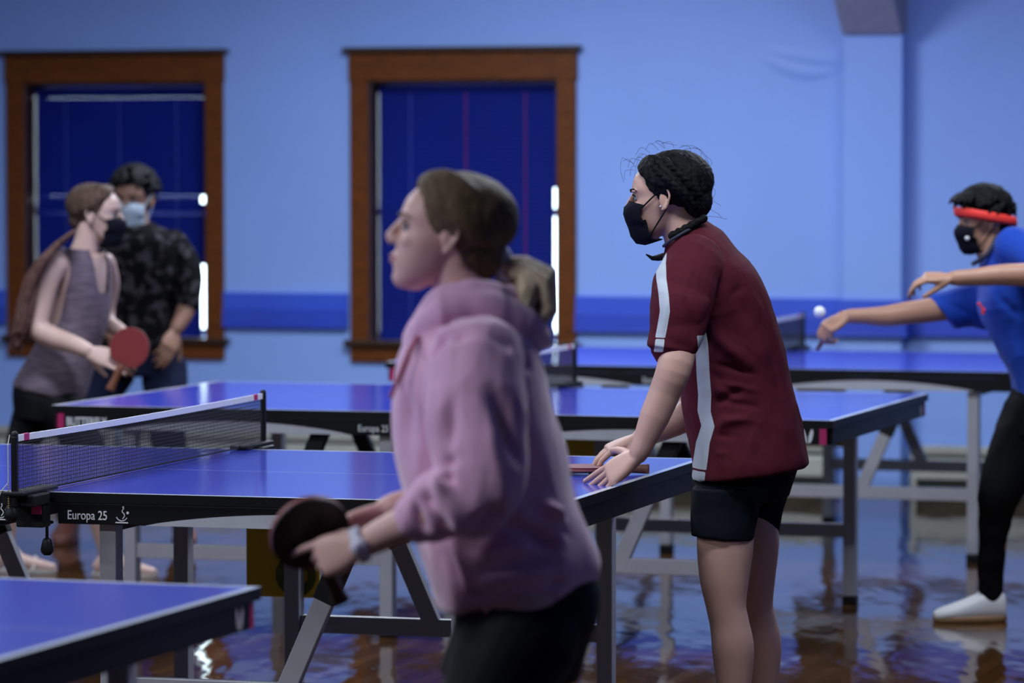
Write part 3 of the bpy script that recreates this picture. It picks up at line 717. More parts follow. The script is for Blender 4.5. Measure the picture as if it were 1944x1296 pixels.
MT['watchw'] = mat('white_watch_rubber', (0.62, 0.60, 0.68), 0.4, noise_amt=0.03)
MT['watchface'] = mat('lilac_watch_face', (0.30, 0.18, 0.40), 0.2, noise_amt=0.05)
MT['ring'] = mat('silver_ring', (0.6, 0.65, 0.6), 0.2, metal=0.9)
Y1 = 7.3
h1 = Head(P(843, 444, Y1), math.radians(180+4), math.radians(10), 0, .98)
pp1 = empty('person', (P(940, 1100, Y1).x, Y1, 0)); tag(pp1, 'person in a pink hoodie and black leggings holding a black paddle, nearest the camera', 'person')
def unparent_fix(o, root):
    o.parent = root; o.matrix_parent_inverse = root.matrix_world.inverted()
def kids(root, before):
    bpy.context.view_layer.update()
    inv = Matrix.Translation(root.location).inverted()
    for o in bpy.data.objects:
        if o not in before and o.parent is None and o is not root and not o.get('category'):
            o.parent = root; o.matrix_parent_inverse = inv
B0 = set(bpy.data.objects)
bm = bmesh.new(); h1.skull(bm)
limb(bm, [(858, 470, Y1, .050), (872, 520, Y1, .052), (888, 575, Y1, .056), (905, 640, Y1, .075)])
sec(bm, [(850, 630, 960, 620, Y1, .11), (810, 700, 1000, 690, Y1, .17), (800, 850, 1020, 840, Y1, .14), (830, 1000, 1050, 1000, Y1, .13), (880, 1100, 1090, 1070, Y1, .13), (895, 1180, 1090, 1170, Y1, .14)])
# near (left) arm: forearm out of the sleeve
limb(bm, [(900, 700, 7.1, .050), (920, 820, 7.05, .045), (925, 925, 7.05, .043), (860, 960, 7.05, .041), (790, 988, 7.05, .036), (740, 1008, 7.06, .031), (696, 1030, 7.07, .026)])
hand(bm, P(690, 1032, 7.07), P(612, 1058, 7.09)-P(690, 1032, 7.07), V3((-.15, -1, .25)), 1, curl=((.30, .25, .15), (.9, 1.1, .5), (1.0, 1.2, .5), (1.1, 1.2, .5)), spread=.03, k=.93, tcurl=.35, tout=.45, tdown=1.0)
# far (right) arm and hand behind
limb(bm, [(905, 700, 7.50, .050), (895, 850, 7.50, .045), (880, 930, 7.47, .043), (830, 950, 7.40, .038), (760, 962, 7.34, .030), (735, 968, 7.33, .026)])
hand(bm, P(732, 969, 7.33), P(668, 992, 7.31)-P(732, 969, 7.33), V3((-.2, .6, .9)), 1, curl=(.28, .25, .28, .32), spread=.05, k=.86, tcurl=.1, tout=.4)
# legs, down to the floor
F1, F2 = V3((.06, 7.05, 0)), V3((-.02, 7.62, 0))
hipn, hipf = P(990, 1150, 7.18), P(985, 1150, 7.42)
for hp, kn, fo in ((hipn, V3((-.10, 7.10, .47)), V3((.02, 7.06, .09))), (hipf, V3((-.08, 7.52, .47)), V3((.0, 7.58, .09)))):
    tube(bm, [hp, hp.lerp(kn, .5)+V3((.0, 0, 0)), kn, kn.lerp(fo, .45)+V3((.03, 0, 0)), fo], [.085, .072, .050, .046, .034], 18)
    tube(bm, [fo, fo+V3((-.06, 0, -.045)), fo+V3((-.15, 0, -.065))], [.036, .032, .022], 14, (V3((0, 0, 1)), .8))
body = remesh('body', bm, MT['skin_a'], None, .0038, 4)
h1.face(body, MT['blond'])
# hair cap: strands from the hairline back to the tie, over a base shell
def cap1(bm, side):
    def fn(t, s):
        az0 = math.radians(4+72*t)*side; el0 = math.radians(50-47*t**1.15); az1 = math.radians(168)*side; el1 = math.radians(-26)
        a = az0+(az1-az0)*s; e = el0+(el1-el0)*s+math.sin(math.pi*s)*math.radians(46*(1-t)-4)
        return onskull(a, e, 1.0, .009+.006*math.sin(math.pi*s))
    strands(bm, h1, fn, 34, .0085, 14)
bm = bmesh.new()
for sd in (-1, 1):
    cap1(bm, sd)
    def fn2(t, s, sd=sd): return onskull((math.radians(98+60*t)+math.radians(165-98-60*t)*s)*sd, math.radians(-28*t-2-18*s)+.15*math.sin(math.pi*s), 1.0, .010)
    strands(bm, h1, fn2, 16, .008, 8)
h1.ell(bm, (-.032, 0, .040), (.107, .092, .085), 28, 20)
h1.ell(bm, (-.080, 0, -.030), (.042, .062, .045)); h1.ell(bm, (-.058, 0, -.030), (.040, .070, .040)); h1.ell(bm, (-.075, 0, -.058), (.032, .050, .030))
remesh('hair', bm, MT['blond'], None, .0030, 9, lambda co, no: .0012*fnoise(co, 60, (1, 1, 1)))
tie = P(952, 506, Y1)
bm = bmesh.new(); tube(bm, [tie+V3((.004*0, 0, .02)), tie+V3((.006, 0, -.018))], [.020, .020], 14); obj('hair_tie', bm, MT['watchw'], None, True)
bm = bmesh.new()
for i in range(46):
    a = i*2.4; r = math.sqrt(i/46); dy = math.sin(a)*r; dz = math.cos(a)*r
    e_ = P(1012+30*random.random()-25*r, 612+32*random.random(), Y1+dy*.045)
    p0 = tie+V3((0, dy*.012, dz*.015)); p1 = P(990+8*dz, 512-18*dz, Y1+dy*.035); p2 = P(1032+14*dz, 540-26*dz, Y1+dy*.055); p3 = P(1040+10*dz, 582+10*dz, Y1+dy*.055)
    if i % 6 == 0: e_ = P(1003+random.uniform(-6, 8), 640, Y1-.03)
    if i % 3 == 1: p2 = P(1005+14*dz, 545, Y1-.04+dy*.02); p3 = P(990+16*dz, 585, Y1-.05+dy*.02); e_ = P(985+18*dz, 612, Y1-.05)
    tube(bm, [p0, p1, p2, p3, e_], [.008, .011, .0115, .010, .004], 7)
ellipsoid(bm, P(1008, 545, Y1), V3((.042, 0, 0)), V3((0, .032, 0)), V3((.01, 0, .036))); ellipsoid(bm, P(1004, 590, Y1), V3((.030, 0, 0)), V3((0, .026, 0)), V3((0, 0, .038)))
pt = remesh('ponytail', bm, MT['blondtip'], None, .0026, 2)
# hoodie
bm = bmesh.new()
sec(bm, [(800, 600, 955, 585, Y1, .085), (775, 640, 1000, 620, Y1, .16), (757, 680, 1024, 668, Y1, .205), (744, 740, 1036, 725, Y1, .215), (741, 800, 1053, 790, Y1, .20), (748, 870, 1073, 855, Y1, .19),
         (765, 940, 1088, 920, Y1, .185), (788, 1010, 1112, 985, Y1, .19), (806, 1062, 1132, 1040, Y1, .20), (822, 1110, 1136, 1075, Y1, .20), (832, 1146, 1124, 1106, Y1, .188), (842, 1156, 1108, 1122, Y1, .165)], 44, 2.3)
# near sleeve: upper arm, elbow, pushed-up forearm
limb(bm, [(905, 690, 7.135, .092), (905, 760, 7.10, .094), (908, 830, 7.07, .088), (915, 895, 7.05, .084), (900, 938, 7.05, .078), (866, 948, 7.05, .070), (834, 962, 7.05, .061), (806, 976, 7.05, .052), (794, 982, 7.05, .047)], 24)
limb(bm, [(905, 690, 7.48, .085), (895, 800, 7.50, .078), (885, 900, 7.48, .072), (848, 940, 7.43, .056), (812, 950, 7.39, .044)], 20)
# hood lying on the back and standing round the neck
for q in (-1, 1):
    limb(bm, [(790, 655, Y1+q*.045, .026), (815, 610, Y1+q*.085, .032), (862, 588, Y1+q*.095, .036), (925, 590, Y1+q*.085, .040), (985, 620, Y1+q*.06, .040), (1018, 638, Y1+q*.02, .030)], 16)
    limb(bm, [(795, 625, Y1+q*.030, .022), (830, 577, Y1+q*.066, .026), (880, 562, Y1+q*.075, .028), (935, 568, Y1+q*.06, .032), (985, 600, Y1+q*.03, .034)], 16)
limb(bm, [(940, 620, Y1, .09), (985, 640, Y1, .065), (1022, 640, Y1, .028)])
def cr(x0, y0, x1, y1, w, h, Y=7.0): return (P(x0, y0, Y), P(x1, y1, Y), w, h)
sg = [cr(800, 560, 760, 700, .02, -.006), cr(775, 690, 860, 640, .012, -.016, 7.10), cr(860, 640, 960, 660, .012, -.016, 7.08), cr(960, 660, 1030, 700, .013, -.014, 7.15),
      cr(930, 720, 1000, 870, .018, -.014), cr(900, 690, 985, 800, .012, .008), cr(1000, 700, 1060, 900, .016, -.012, 7.12), cr(1020, 800, 1095, 980, .018, .012, 7.12),
      cr(985, 780, 1000, 900, .014, -.012, 7.1), cr(840, 880, 940, 860, .012, -.014), cr(930, 830, 950, 960, .016, .010), cr(830, 905, 925, 925, .010, -.014), cr(815, 890, 870, 960, .012, .012),
      cr(860, 905, 905, 990, .010, -.012), cr(800, 930, 850, 1000, .010, -.010), cr(835, 935, 870, 1000, .009, .010), cr(885, 930, 930, 985, .010, .010), cr(910, 985, 955, 965, .016, -.016),
      cr(950, 960, 1060, 1010, .020, .014, 7.1), cr(960, 1000, 1100, 1040, .016, -.014, 7.12), cr(1000, 950, 1120, 1010, .014, .012, 7.15), cr(1060, 990, 1125, 1022, .012, -.012, 7.15),
      cr(880, 1060, 1010, 1030, .018, .010, 7.1), cr(900, 1100, 1100, 1040, .016, -.010, 7.1), cr(870, 1110, 1060, 1080, .014, .008, 7.1), cr(840, 1040, 870, 1130, .012, -.014, 7.13), cr(838, 1135, 1110, 1100, .008, -.009, 7.12),
      cr(780, 940, 810, 1020, .009, -.008), cr(770, 740, 755, 860, .02, -.008, 7.15), cr(850, 700, 845, 850, .018, -.010, 7.0), cr(800, 740, 800, 900, .016, .008, 7.05)]
remesh('hoodie', bm, MT['pink'], None, .0045, 5, folds(.008, 6, (1.8, 1, .7), [(a, b, w, h*2.3) for a, b, w, h in sg], 3.1, .002))
bm = bmesh.new(); sec(bm, [(846, 1120, 1126, 1080, Y1, .178), (862, 1160, 1140, 1110, Y1, .180), (858, 1195, 1138, 1165, Y1, .182), (846, 1230, 1118, 1225, Y1, .178), (832, 1275, 1100, 1290, Y1, .165)], 36, 2.2)
for hp, kn, fo in ((hipn, V3((-.10, 7.10, .47)), V3((.02, 7.06, .09))), (hipf, V3((-.08, 7.52, .47)), V3((.0, 7.58, .09)))):
    tube(bm, [hp+V3((0, 0, -.06)), hp.lerp(kn, .5), kn, kn.lerp(fo, .45)+V3((.03, 0, 0)), fo+V3((0, 0, .03))], [.110, .090, .060, .056, .040], 20)
remesh('leggings', bm, MT['leggings'], None, .006, 6)
for q, (xe, ye) in ((-1, (742, 752)), (1, (752, 728))):
    bm = bmesh.new(); tube(bm, [P(792, 640, 7.2), P(776, 668, 7.16+.02*q), P(762, 705, 7.15+.02*q), P(xe, ye, 7.15+.02*q)], .0045, 8); obj('drawcord', bm, MT['pinkcord'], None, True)
bm = bmesh.new(); wa = P(683, 1034, 7.07); ax = (P(700, 1028, 7.07)-P(660, 1044, 7.07)).normalized(); N = 28
rx = ax.cross(V3((0, 1, 0))).normalized()
ringv = [[bm.verts.new(wa+ax*o_+(rx*math.cos(2*math.pi*i/N)*.0300*q_+V3((0, 1, 0))*math.sin(2*math.pi*i/N)*.0265*q_)) for i in range(N)] for o_, q_ in ((-.010, 1), (-.010, 1.12), (.010, 1.12), (.010, 1))]
for q in range(4):
    for i in range(N): bm.faces.new((ringv[q][i], ringv[q][(i+1) % N], ringv[(q+1) % 4][(i+1) % N], ringv[(q+1) % 4][i]))
wt = obj('watch', bm, MT['watchw'], None, True)
bm = bmesh.new(); wc = wa+V3((0, -.031, 0)); tube(bm, [wc, wc+V3((0, -.006, 0))], [.0175, .0165], 20); wcse = obj('watch_case', bm, MT['watchw'], wt, True)
bm = bmesh.new(); tube(bm, [wc+V3((0, -.009, 0)), wc+V3((0, -.0125, 0))], [.0100, .0095], 20); obj('watch_face', bm, MT['watchface'], wt, True)
kids(pp1, B0)
MT['gripdark'] = mat('dark_grip_wood', (0.025, 0.016, 0.014), 0.5, noise_amt=0.2)
paddle(P(588, 1011, 7.14), V3((.30, .55, -.78)), V3((.35, -.83, -.45)), 'black-faced paddle held by the player in the pink hoodie', grip='gripdark')
# ---------------------------------------------------------------- 2: player in the maroon shirt, leaning on the table (in focus)
Y2 = 10.3
def shirt_mat(name, base, stripe, attr):
    m = mat(name, base, 0.8, bump=0.08, bump_scale=500, noise_amt=0.04, spec=0.08); nt = m.node_tree; b = nt.nodes['Principled BSDF']
    a = nt.nodes.new('ShaderNodeAttribute'); a.attribute_name = attr
    g = nt.nodes.new('ShaderNodeMath'); g.operation = 'GREATER_THAN'; g.inputs[1].default_value = 0.0; nt.links.new(a.outputs['Fac'], g.inputs[0])
    mx = nt.nodes.new('ShaderNodeMix'); mx.data_type = 'RGBA'; nt.links.new(g.outputs[0], mx.inputs[0])
    src = b.inputs['Base Color'].links[0].from_socket; nt.links.new(src, mx.inputs[6]); mx.inputs[7].default_value = (*stripe, 1)
    nt.links.new(mx.outputs[2], b.inputs['Base Color']); return m
MT['maroon'] = shirt_mat('maroon_sports_cloth', (0.078, 0.011, 0.020), (0.46, 0.50, 0.55), 'stripe')
MT['collar'] = mat('navy_collar', (0.015, 0.018, 0.04), 0.7, noise_amt=0.05)
MT['blackhair'] = hairmat('black_hair', (0.0022, 0.0022, 0.0028), (0.009, 0.009, 0.010), rough=0.62)
MT['mask'] = mat('black_face_mask', (0.004, 0.005, 0.010), 0.85, spec=0.12, bump=0.05, bump_scale=400, noise_amt=0.05)
MT['shorts'] = mat('black_shorts', (0.004, 0.006, 0.010), 0.8, spec=0.12, bump=0.05, bump_scale=300, noise_amt=0.05)
MT['gem'] = mat('bright_stud', (0.8, 0.82, 0.85), 0.1, metal=0.7)
def mask(h, m, puff=0.0, z0=-.012, straps=True, ear=(-.004, .079, .006), strapmat=None, name='face_mask', pts=None):
    """a cloth mask: curved panel from the nose bridge to under the chin, with ear loops"""
    bm = bmesh.new(); NU, NV = 24, 14; g = []
    prof = pts or [(z0+.004, .096), (-.022, .112), (-.040, .115), (-.060, .110), (-.080, .103), (-.102, .098), (-.122, .084), (-.127, .060)]
    for j in range(NV+1):
        t = j/NV*(len(prof)-1); i = min(int(t), len(prof)-2); f = t-i
        z = prof[i][0]*(1-f)+prof[i+1][0]*f; xf = prof[i][1]*(1-f)+prof[i+1][1]*f+puff
        row = []
        v = j/NV
        amax = math.radians(62+10*math.sin(math.pi*v))
        hw = .066-.018*v**1.5
        for k in range(NU+1):
            s = k/NU*2-1; a = s*amax
            x = (xf-.030)+(.030+.048*(1-math.cos(a))*0-.062*(1-math.cos(a))*1.35)
            y = hw*math.sin(a)*1.10
            zz = z+.004*(1-abs(s))*(j == 0)-(.010*s*s if j < NV/2 else -.012*s*s)
            row.append(bm.verts.new(h.p(x, y, zz)))
        g.append(row)
    for j in range(NV):
        for k in range(NU): bm.faces.new((g[j][k], g[j+1][k], g[j+1][k+1], g[j][k+1]))
    ends = [g[1][0].co.copy(), g[NV-3][0].co.copy(), g[1][NU].co.copy(), g[NV-3][NU].co.copy()]
    o = obj(name, bm, m, None, True); sd = o.modifiers.new('t', 'SOLIDIFY'); sd.thickness = .002; sd.offset = 0
    if straps:
        for q, (a, b) in ((-1, (ends[0], ends[1])), (1, (ends[2], ends[3]))):
            bm = bmesh.new(); e0 = h.p(ear[0]+.010, q*ear[1], ear[2]+.012); e1 = h.p(ear[0]-.020, q*(ear[1]+.004), ear[2]); e2 = h.p(ear[0]-.008, q*ear[1], ear[2]-.036)
            tube(bm, [a, a.lerp(e0, .6)+h.v(0, q*.004, 0), e0, e1, e2, b.lerp(e2, .4)+h.v(0, q*.004, 0), b], .0022, 6)
            obj('ear_loop', bm, strapmat or m, o, True)
    return o
pp2 = empty('person', (P(1420, 900, Y2).x, Y2, 0)); tag(pp2, 'person in a maroon shirt and black shorts leaning with one hand on the table', 'person')
B0 = set(bpy.data.objects)
h2 = Head(P(1262, 374, Y2), math.radians(180-8), math.radians(-3), 0, .97)
bm = bmesh.new(); h2.skull(bm)
limb(bm, [(1280, 400, Y2, .050), (1292, 430, Y2, .052), (1310, 470, Y2, .062), (1330, 520, Y2, .08)])
sec(bm, [(1290, 500, 1390, 480, Y2, .12), (1290, 570, 1440, 545, Y2, .16), (1300, 660, 1460, 640, Y2, .14), (1320, 780, 1490, 760, Y2, .13), (1335, 880, 1490, 860, Y2, .14), (1345, 920, 1480, 910, Y2, .13)])
limb(bm, [(1300, 540, 10.13, .055), (1292, 610, 10.06, .052), (1282, 690, 10.00, .046), (1262, 745, 10.0, .041), (1243, 790, 10.0, .039), (1224, 835, 10.0, .030), (1212, 862, 10.0, .0245)])
wr = P(1209, 866, 10.0); kn = P(1168, 893, 10.02)
hand(bm, wr, kn-wr, V3((-.35, -.75, .75)), -1 if False else 1, curl=((.16, .06, -.05), (.16, .04, -.06), (.16, .04, -.06), (.12, .04, -.06)), spread=.13, k=.98, tcurl=.2, tout=.9, tdown=.2)
limb(bm, [(1330, 540, 10.50, .055), (1325, 640, 10.55, .050), (1318, 760, 10.55, .042), (1298, 792, 10.52, .039), (1262, 812, 10.5, .033), (1232, 826, 10.48, .027), (1215, 832, 10.47, .025)])
hand(bm, P(1212, 833, 10.47), P(1165, 850, 10.46)-P(1212, 833, 10.47), V3((-.4, -.2, .9)), -1, curl=(.35, .35, .4, .4), spread=.10, k=.95, tcurl=.0, tout=.75, tdown=.35)
for hp, kn_, an in ((P(1378, 950, 10.22), P(1380, 1150, 10.2), P(1385, 1420, 10.2)), (P(1425, 950, 10.42), P(1432, 1150, 10.44), P(1440, 1420, 10.45))):
    ft = V3((an.x, an.y, .085)); cf = kn_.lerp(ft, .35)+V3((.014, 0, 0))
    tube(bm, [hp, hp.lerp(kn_, .35)+V3((-.002, 0, 0)), hp.lerp(kn_, .72)+V3((-.006, 0, 0)), kn_+V3((-.002, 0, 0)), kn_.lerp(ft, .14)+V3((.006, 0, 0)), cf, kn_.lerp(ft, .7)+V3((.012, 0, 0)), ft], [.060, .075, .066, .053, .052, .055, .042, .032], 44)
    tube(bm, [ft, ft+V3((-.07, 0, -.045)), ft+V3((-.17, 0, -.06))], [.034, .032, .024], 14, (V3((0, 0, 1)), .8))
body = remesh('body', bm, MT['skin_b'], None, .0023, 8)
h2.face(body, MT['blackhair'], lips=False)
# shirt
bm = bmesh.new()
sec(bm, [(1266, 462, 1340, 417, Y2, .060), (1262, 480, 1372, 440, Y2, .125), (1258, 505, 1400, 472, Y2, .17), (1262, 545, 1432, 510, Y2, .19), (1270, 600, 1462, 570, Y2, .185), (1280, 660, 1483, 640, Y2, .175), (1290, 730, 1500, 712, Y2, .17),
         (1298, 790, 1515, 772, Y2, .175), (1308, 840, 1527, 825, Y2, .19), (1313, 880, 1534, 862, Y2, .20), (1313, 905, 1535, 878, Y2, .20), (1316, 909, 1530, 882, Y2, .195)], 44, 2.25)
limb(bm, [(1318, 500, 10.15, .078), (1300, 545, 10.09, .083), (1292, 590, 10.06, .080), (1286, 630, 10.03, .070), (1280, 655, 10.02, .062)], 24)
sec(bm, [(1268, 490, 1322, 520, 10.13, .045), (1245, 535, 1346, 560, 10.06, .070), (1240, 575, 1345, 590, 10.04, .075), (1234, 630, 1326, 640, 10.03, .066), (1229, 652, 1321, 664, 10.02, .062), (1231, 657, 1319, 667, 10.02, .058)], 30, 2.2)
limb(bm, [(1325, 505, 10.45, .075), (1320, 570, 10.53, .078), (1318, 640, 10.55, .066)], 20)
def c2(x0, y0, x1, y1, w, h, Y=10.13): return (P(x0, y0, Y), P(x1, y1, Y), w, h)
sg = [c2(1342, 478, 1368, 600, .010, -.005), c2(1345, 585, 1410, 545, .012, -.005), c2(1345, 600, 1395, 585, .010, .007), c2(1350, 630, 1430, 700, .018, .008), c2(1335, 600, 1345, 660, .010, -.014), c2(1300, 560, 1322, 650, .012, -.006, 9.97),
      c2(1340, 700, 1375, 730, .010, -.006), c2(1345, 730, 1400, 760, .012, .006), c2(1340, 770, 1410, 740, .012, -.008), c2(1350, 810, 1430, 790, .014, .006), c2(1305, 830, 1350, 800, .010, -.010), c2(1310, 815, 1340, 790, .008, .010),
      c2(1380, 520, 1430, 620, .020, -.006), c2(1440, 560, 1480, 760, .020, -.006, 10.18), c2(1335, 850, 1345, 905, .012, -.005), c2(1420, 800, 1500, 850, .02, -.006, 10.16), c2(1450, 850, 1470, 880, .012, .006, 10.12), c2(1270, 500, 1255, 640, .010, .004, 9.97)]
sg += [c2(1350+q*22, 600+q*18, 1400+q*20, 640+q*22, .007, .0035*(1 if q % 2 else -1)) for q in range(5)]
sg += [c2(1355, 690+q*34, 1440, 712+q*30, .009, .004*(1 if q % 2 else -1), 10.13) for q in range(6)]
shirt = remesh('shirt', bm, MT['maroon'], None, .0038, 3, folds(.0045, 8, (1.2, 1, .8), [(a, b, w, h*1.35) for a, b, w, h in sg], 1.7, .0016))
def px_of(co):
    d = co-np.array(C0); z = d@np.array(CF); return 972+FPX*(d@np.array(CR))/z, 648-FPX*(d@np.array(CU))/z
def attr_stripe(o, lines, ymax):
    """print along a line on the cloth: lines = polylines of (x, z, half width) in the hall"""
    me = o.data; n = len(me.vertices); co = np.empty(n*3); me.vertices.foreach_get('co', co); co = co.reshape(-1, 3)
    val = np.full(n, -1.0)
    for poly in lines:
        zs = np.array([p[1] for p in poly]); xs = np.array([p[0] for p in poly]); ws = np.array([p[2] for p in poly])
        o_ = np.argsort(zs); x = np.interp(co[:, 2], zs[o_], xs[o_]); w = np.interp(co[:, 2], zs[o_], ws[o_])
        v = np.minimum(w-np.abs(co[:, 0]-x), np.minimum(co[:, 2]-zs.min(), zs.max()-co[:, 2])); v = np.where(co[:, 1] < poly[0][3], v, -1)
        val = np.maximum(val, v)
    a = me.attributes.new('stripe', 'FLOAT', 'POINT'); a.data.foreach_set('value', val)
def ln(pts, Y, hw, yl): return [(P(x, y, Y).x, P(x, y, Y).z, hw, yl) for x, y in pts]
attr_stripe(shirt, [ln([(1272, 448), (1262, 470), (1257, 500), (1257, 530), (1260, 560), (1262, 590), (1257, 620), (1253, 640)], 9.99, .0125, 10.14), ln([(1253, 643), (1250, 668)], 9.98, .0115, 10.14),
                    ln([(1330, 632), (1333, 660), (1336, 716), (1339, 750), (1338, 782), (1345, 810), (1336, 842), (1333, 870), (1330, 894)], 10.13, .0165, 10.3), ln([(1330, 898), (1328, 920)], 10.13, .0145, 10.3)], 0)
bm = bmesh.new(); tube(bm, [P(1262, 466, 10.25), P(1275, 455, 10.21), P(1300, 440, 10.21), P(1325, 428, 10.25), P(1330, 425, 10.33), P(1300, 440, 10.38), P(1270, 456, 10.37), P(1260, 467, 10.31), P(1262, 466, 10.25)], .0042, 8); obj('collar', bm, MT['collar'], None, True)
# shorts
bm = bmesh.new()
sec(bm, [(1318, 880, 1520, 870, 10.32, .165), (1314, 920, 1508, 905, 10.32, .170), (1312, 955, 1497, 940, 10.32, .165)], 36, 2.3)
sec(bm, [(1314, 925, 1450, 925, 10.22, .09), (1311, 970, 1440, 972, 10.22, .088), (1313, 1013, 1431, 1023, 10.21, .082), (1315, 1016, 1429, 1026, 10.21, .078)], 30, 2.2)
sec(bm, [(1370, 925, 1508, 905, 10.43, .09), (1370, 970, 1490, 962, 10.44, .085), (1372, 1008, 1480, 1012, 10.45, .080), (1374, 1011, 1478, 1014, 10.45, .076)], 30, 2.2)
remesh('shorts', bm, MT['shorts'], None, .0045, 4, folds(.0025, 9, (1, 1, 1), [], 5, .001))
# hair: braided cap and a plait down the nape
bm = bmesh.new()
h2.ell(bm, (-.032, 0, .042), (.105, .091, .086), 28, 20); h2.ell(bm, (-.085, 0, -.012), (.045, .062, .052))
for sd in (-1, 1):
    def f3(t, s, sd=sd):
        a = (math.radians(4+70*t)*(1-s)+math.radians(100+20*t)*s)*sd; e = math.radians(48-43*t**1.1)*(1-s)+math.radians(38-40*t)*s+math.sin(math.pi*s)*.25*(1-t)
        return onskull(a, e, 1.0, .008+.006*math.sin(math.pi*s))
    strands(bm, h2, f3, 26, .0058, 10)
    for r_ in range(3):
        def f4(t, s, sd=sd, r_=r_):
            a = math.radians(95+28*r_)*(1-s)+math.radians(150+12*r_)*s; e = math.radians(44-30*r_*0+10*r_)*(1-s)+math.radians(-38)*s
            return onskull(a*sd, e, 1.0, .013+.003*math.sin(s*38+r_*2))
        strands(bm, h2, lambda t, s: f4(0, s), 1, .012, 26)
    # two plaited strands winding round each other along the side of the head
    for ph in (0, math.pi):
        for da in (0, .42):
            def f6(t, s, sd=sd, ph=ph, da=da):
                a = math.radians(66)*(1-s)+math.radians(142)*s+da*(1-s*.4); e = math.radians(40)*(1-s)+math.radians(-40)*s+da*.25
                return onskull((a+.075*math.sin(s*34+ph))*sd, e, 1.0, .015+.006*math.cos(s*34+ph))
            strands(bm, h2, lambda t, s: f6(0, s), 1, .0085, 60)
for i in range(12):
    s = i/11; q = P(1336-64*s+4*(i % 2), 414+34*s, 10.23-.0*s); ellipsoid(bm, q, V3((.012, 0, 0)), V3((0, .012, 0)), V3((0, 0, .010)), 8, 6)
    q = P(1330-60*s, 416+36*s+3*(i % 2), 10.40); ellipsoid(bm, q, V3((.013, 0, 0)), V3((0, .013, 0)), V3((0, 0, .011)), 8, 6)
remesh('hair', bm, MT['blackhair'], None, .0026, 1, lambda co, no: .0015*fnoise(co, 110, (1, 1, 1)))
bm = bmesh.new()
tube(bm, [P(1262, 486, 10.42), P(1250, 489, 10.44), P(1238, 490, 10.45), P(1227, 483, 10.45)], [.010, .009, .006, .002], 8); obj('plait_end', bm, MT['blackhair'], None, True)
bm = bmesh.new(); random.seed(4)
fly = [[(1203, 310), (1190, 304), (1181, 300), (1178, 322), (1184, 345)], [(1204, 313), (1192, 302), (1183, 306)], [(1250, 284), (1235, 272), (1225, 285)], [(1262, 281), (1245, 268), (1262, 271), (1285, 276)], [(1300, 283), (1325, 282), (1342, 300), (1350, 335)],
       [(1345, 395), (1362, 405), (1370, 412)], [(1340, 410), (1362, 412), (1380, 416)], [(1352, 380), (1368, 390)], [(1345, 350), (1358, 362), (1352, 380)], [(1275, 405), (1284, 412), (1280, 425), (1290, 430)], [(1222, 292), (1213, 300), (1207, 320), (1203, 345)], [(1290, 280), (1310, 276), (1330, 286), (1346, 315)]]
for i in range(14):
    a = random.uniform(-.3, 3.0); r0, r1 = 74, random.uniform(80, 92); x0, y0 = 1272+r0*math.cos(a), 352-r0*math.sin(a)*.98
    fly.append([(x0, y0), (1272+r1*math.cos(a+.1), 352-r1*math.sin(a+.1)), (1272+(r1-3)*math.cos(a+.3), 352-(r1-3)*math.sin(a+.3))])
for f_ in fly: tube(bm, densify([P(x, y, Y2+random.uniform(-.02, .02)) for x, y in f_]), .0004, 4)
fo_ = obj('loose_hair', bm, MT['blackhair'], None); fo_['kind'] = 'stuff'
mask(h2, MT['mask'])
bm = bmesh.new(); q = P(1254, 392, 10.218); ellipsoid(bm, q, V3((.0032, 0, 0)), V3((0, .0032, 0)), V3((0, 0, .0032)), 8, 6); obj('ear_stud', bm, MT['gem'], None, True)
kids(pp2, B0)
pc = PZ(1108, 889, TH+.0145)
paddle(pc, V3((1, -.10, 0)), V3((0, 0, 1)), 'red paddle lying on the table beside the leaning hand', 'rub_red', 'rub_black')
# ---------------------------------------------------------------- 3: player in the tank top at the left
Y3 = 15.0
MT['brown'] = hairmat('brown_hair', (0.045, 0.026, 0.018), (0.10, 0.062, 0.045))
MT['reddish'] = hairmat('auburn_hair_length', (0.060, 0.028, 0.024), (0.13, 0.068, 0.055), stretch=(3, 3, 1))
MT['tank'] = mat('heather_purple_knit', (0.085, 0.060, 0.085), 0.8, noise_scale=14, stretch=(1, 1, 9), col2=(0.165, 0.120, 0.155), bump=0.06, bump_scale=300)
MT['piping'] = mat('dark_piping', (0.012, 0.010, 0.016), 0.7, noise_amt=0.05)
pp3 = empty('person', (P(100, 900, Y3).x, Y3, 0)); tag(pp3, 'person in a grey purple tank top with a long ponytail holding a red paddle', 'person')
B0 = set(bpy.data.objects)
h3 = Head(P(187, 407, Y3), math.radians(-14), math.radians(-2), 0, .98)
def y3(dx): return Y3+dx
bm = bmesh.new(); h3.skull(bm)
limb(bm, [(172, 430, Y3, .050), (165, 460, Y3, .050), (158, 485, Y3, .056), (150, 520, Y3, .075)])
sec(bm, [(120, 478, 196, 486, Y3, .15), (100, 510, 203, 505, Y3, .165), (97, 560, 204, 555, Y3, .145), (90, 610, 195, 615, Y3, .125), (70, 660, 183, 660, Y3, .13), (50, 710, 165, 715, Y3, .155), (35, 760, 150, 765, Y3, .16)])
limb(bm, [(104, 500, 14.84, .055), (88, 530, 14.82, .052), (77, 580, 14.80, .045), (72, 622, 14.78, .042), (100, 640, 14.76, .042), (135, 652, 14.73, .035), (165, 665, 14.70, .028)])
w3 = P(168, 667, 14.70); hand(bm, w3, P(205, 680, 14.68)-w3, V3((.1, -.9, .35)), 1, curl=((.10, .2, .15), (1.0, 1.2, .5), (1.1, 1.2, .5), (1.1, 1.2, .5)), spread=.02, k=.95, tcurl=.2, tout=.4, tdown=.8)
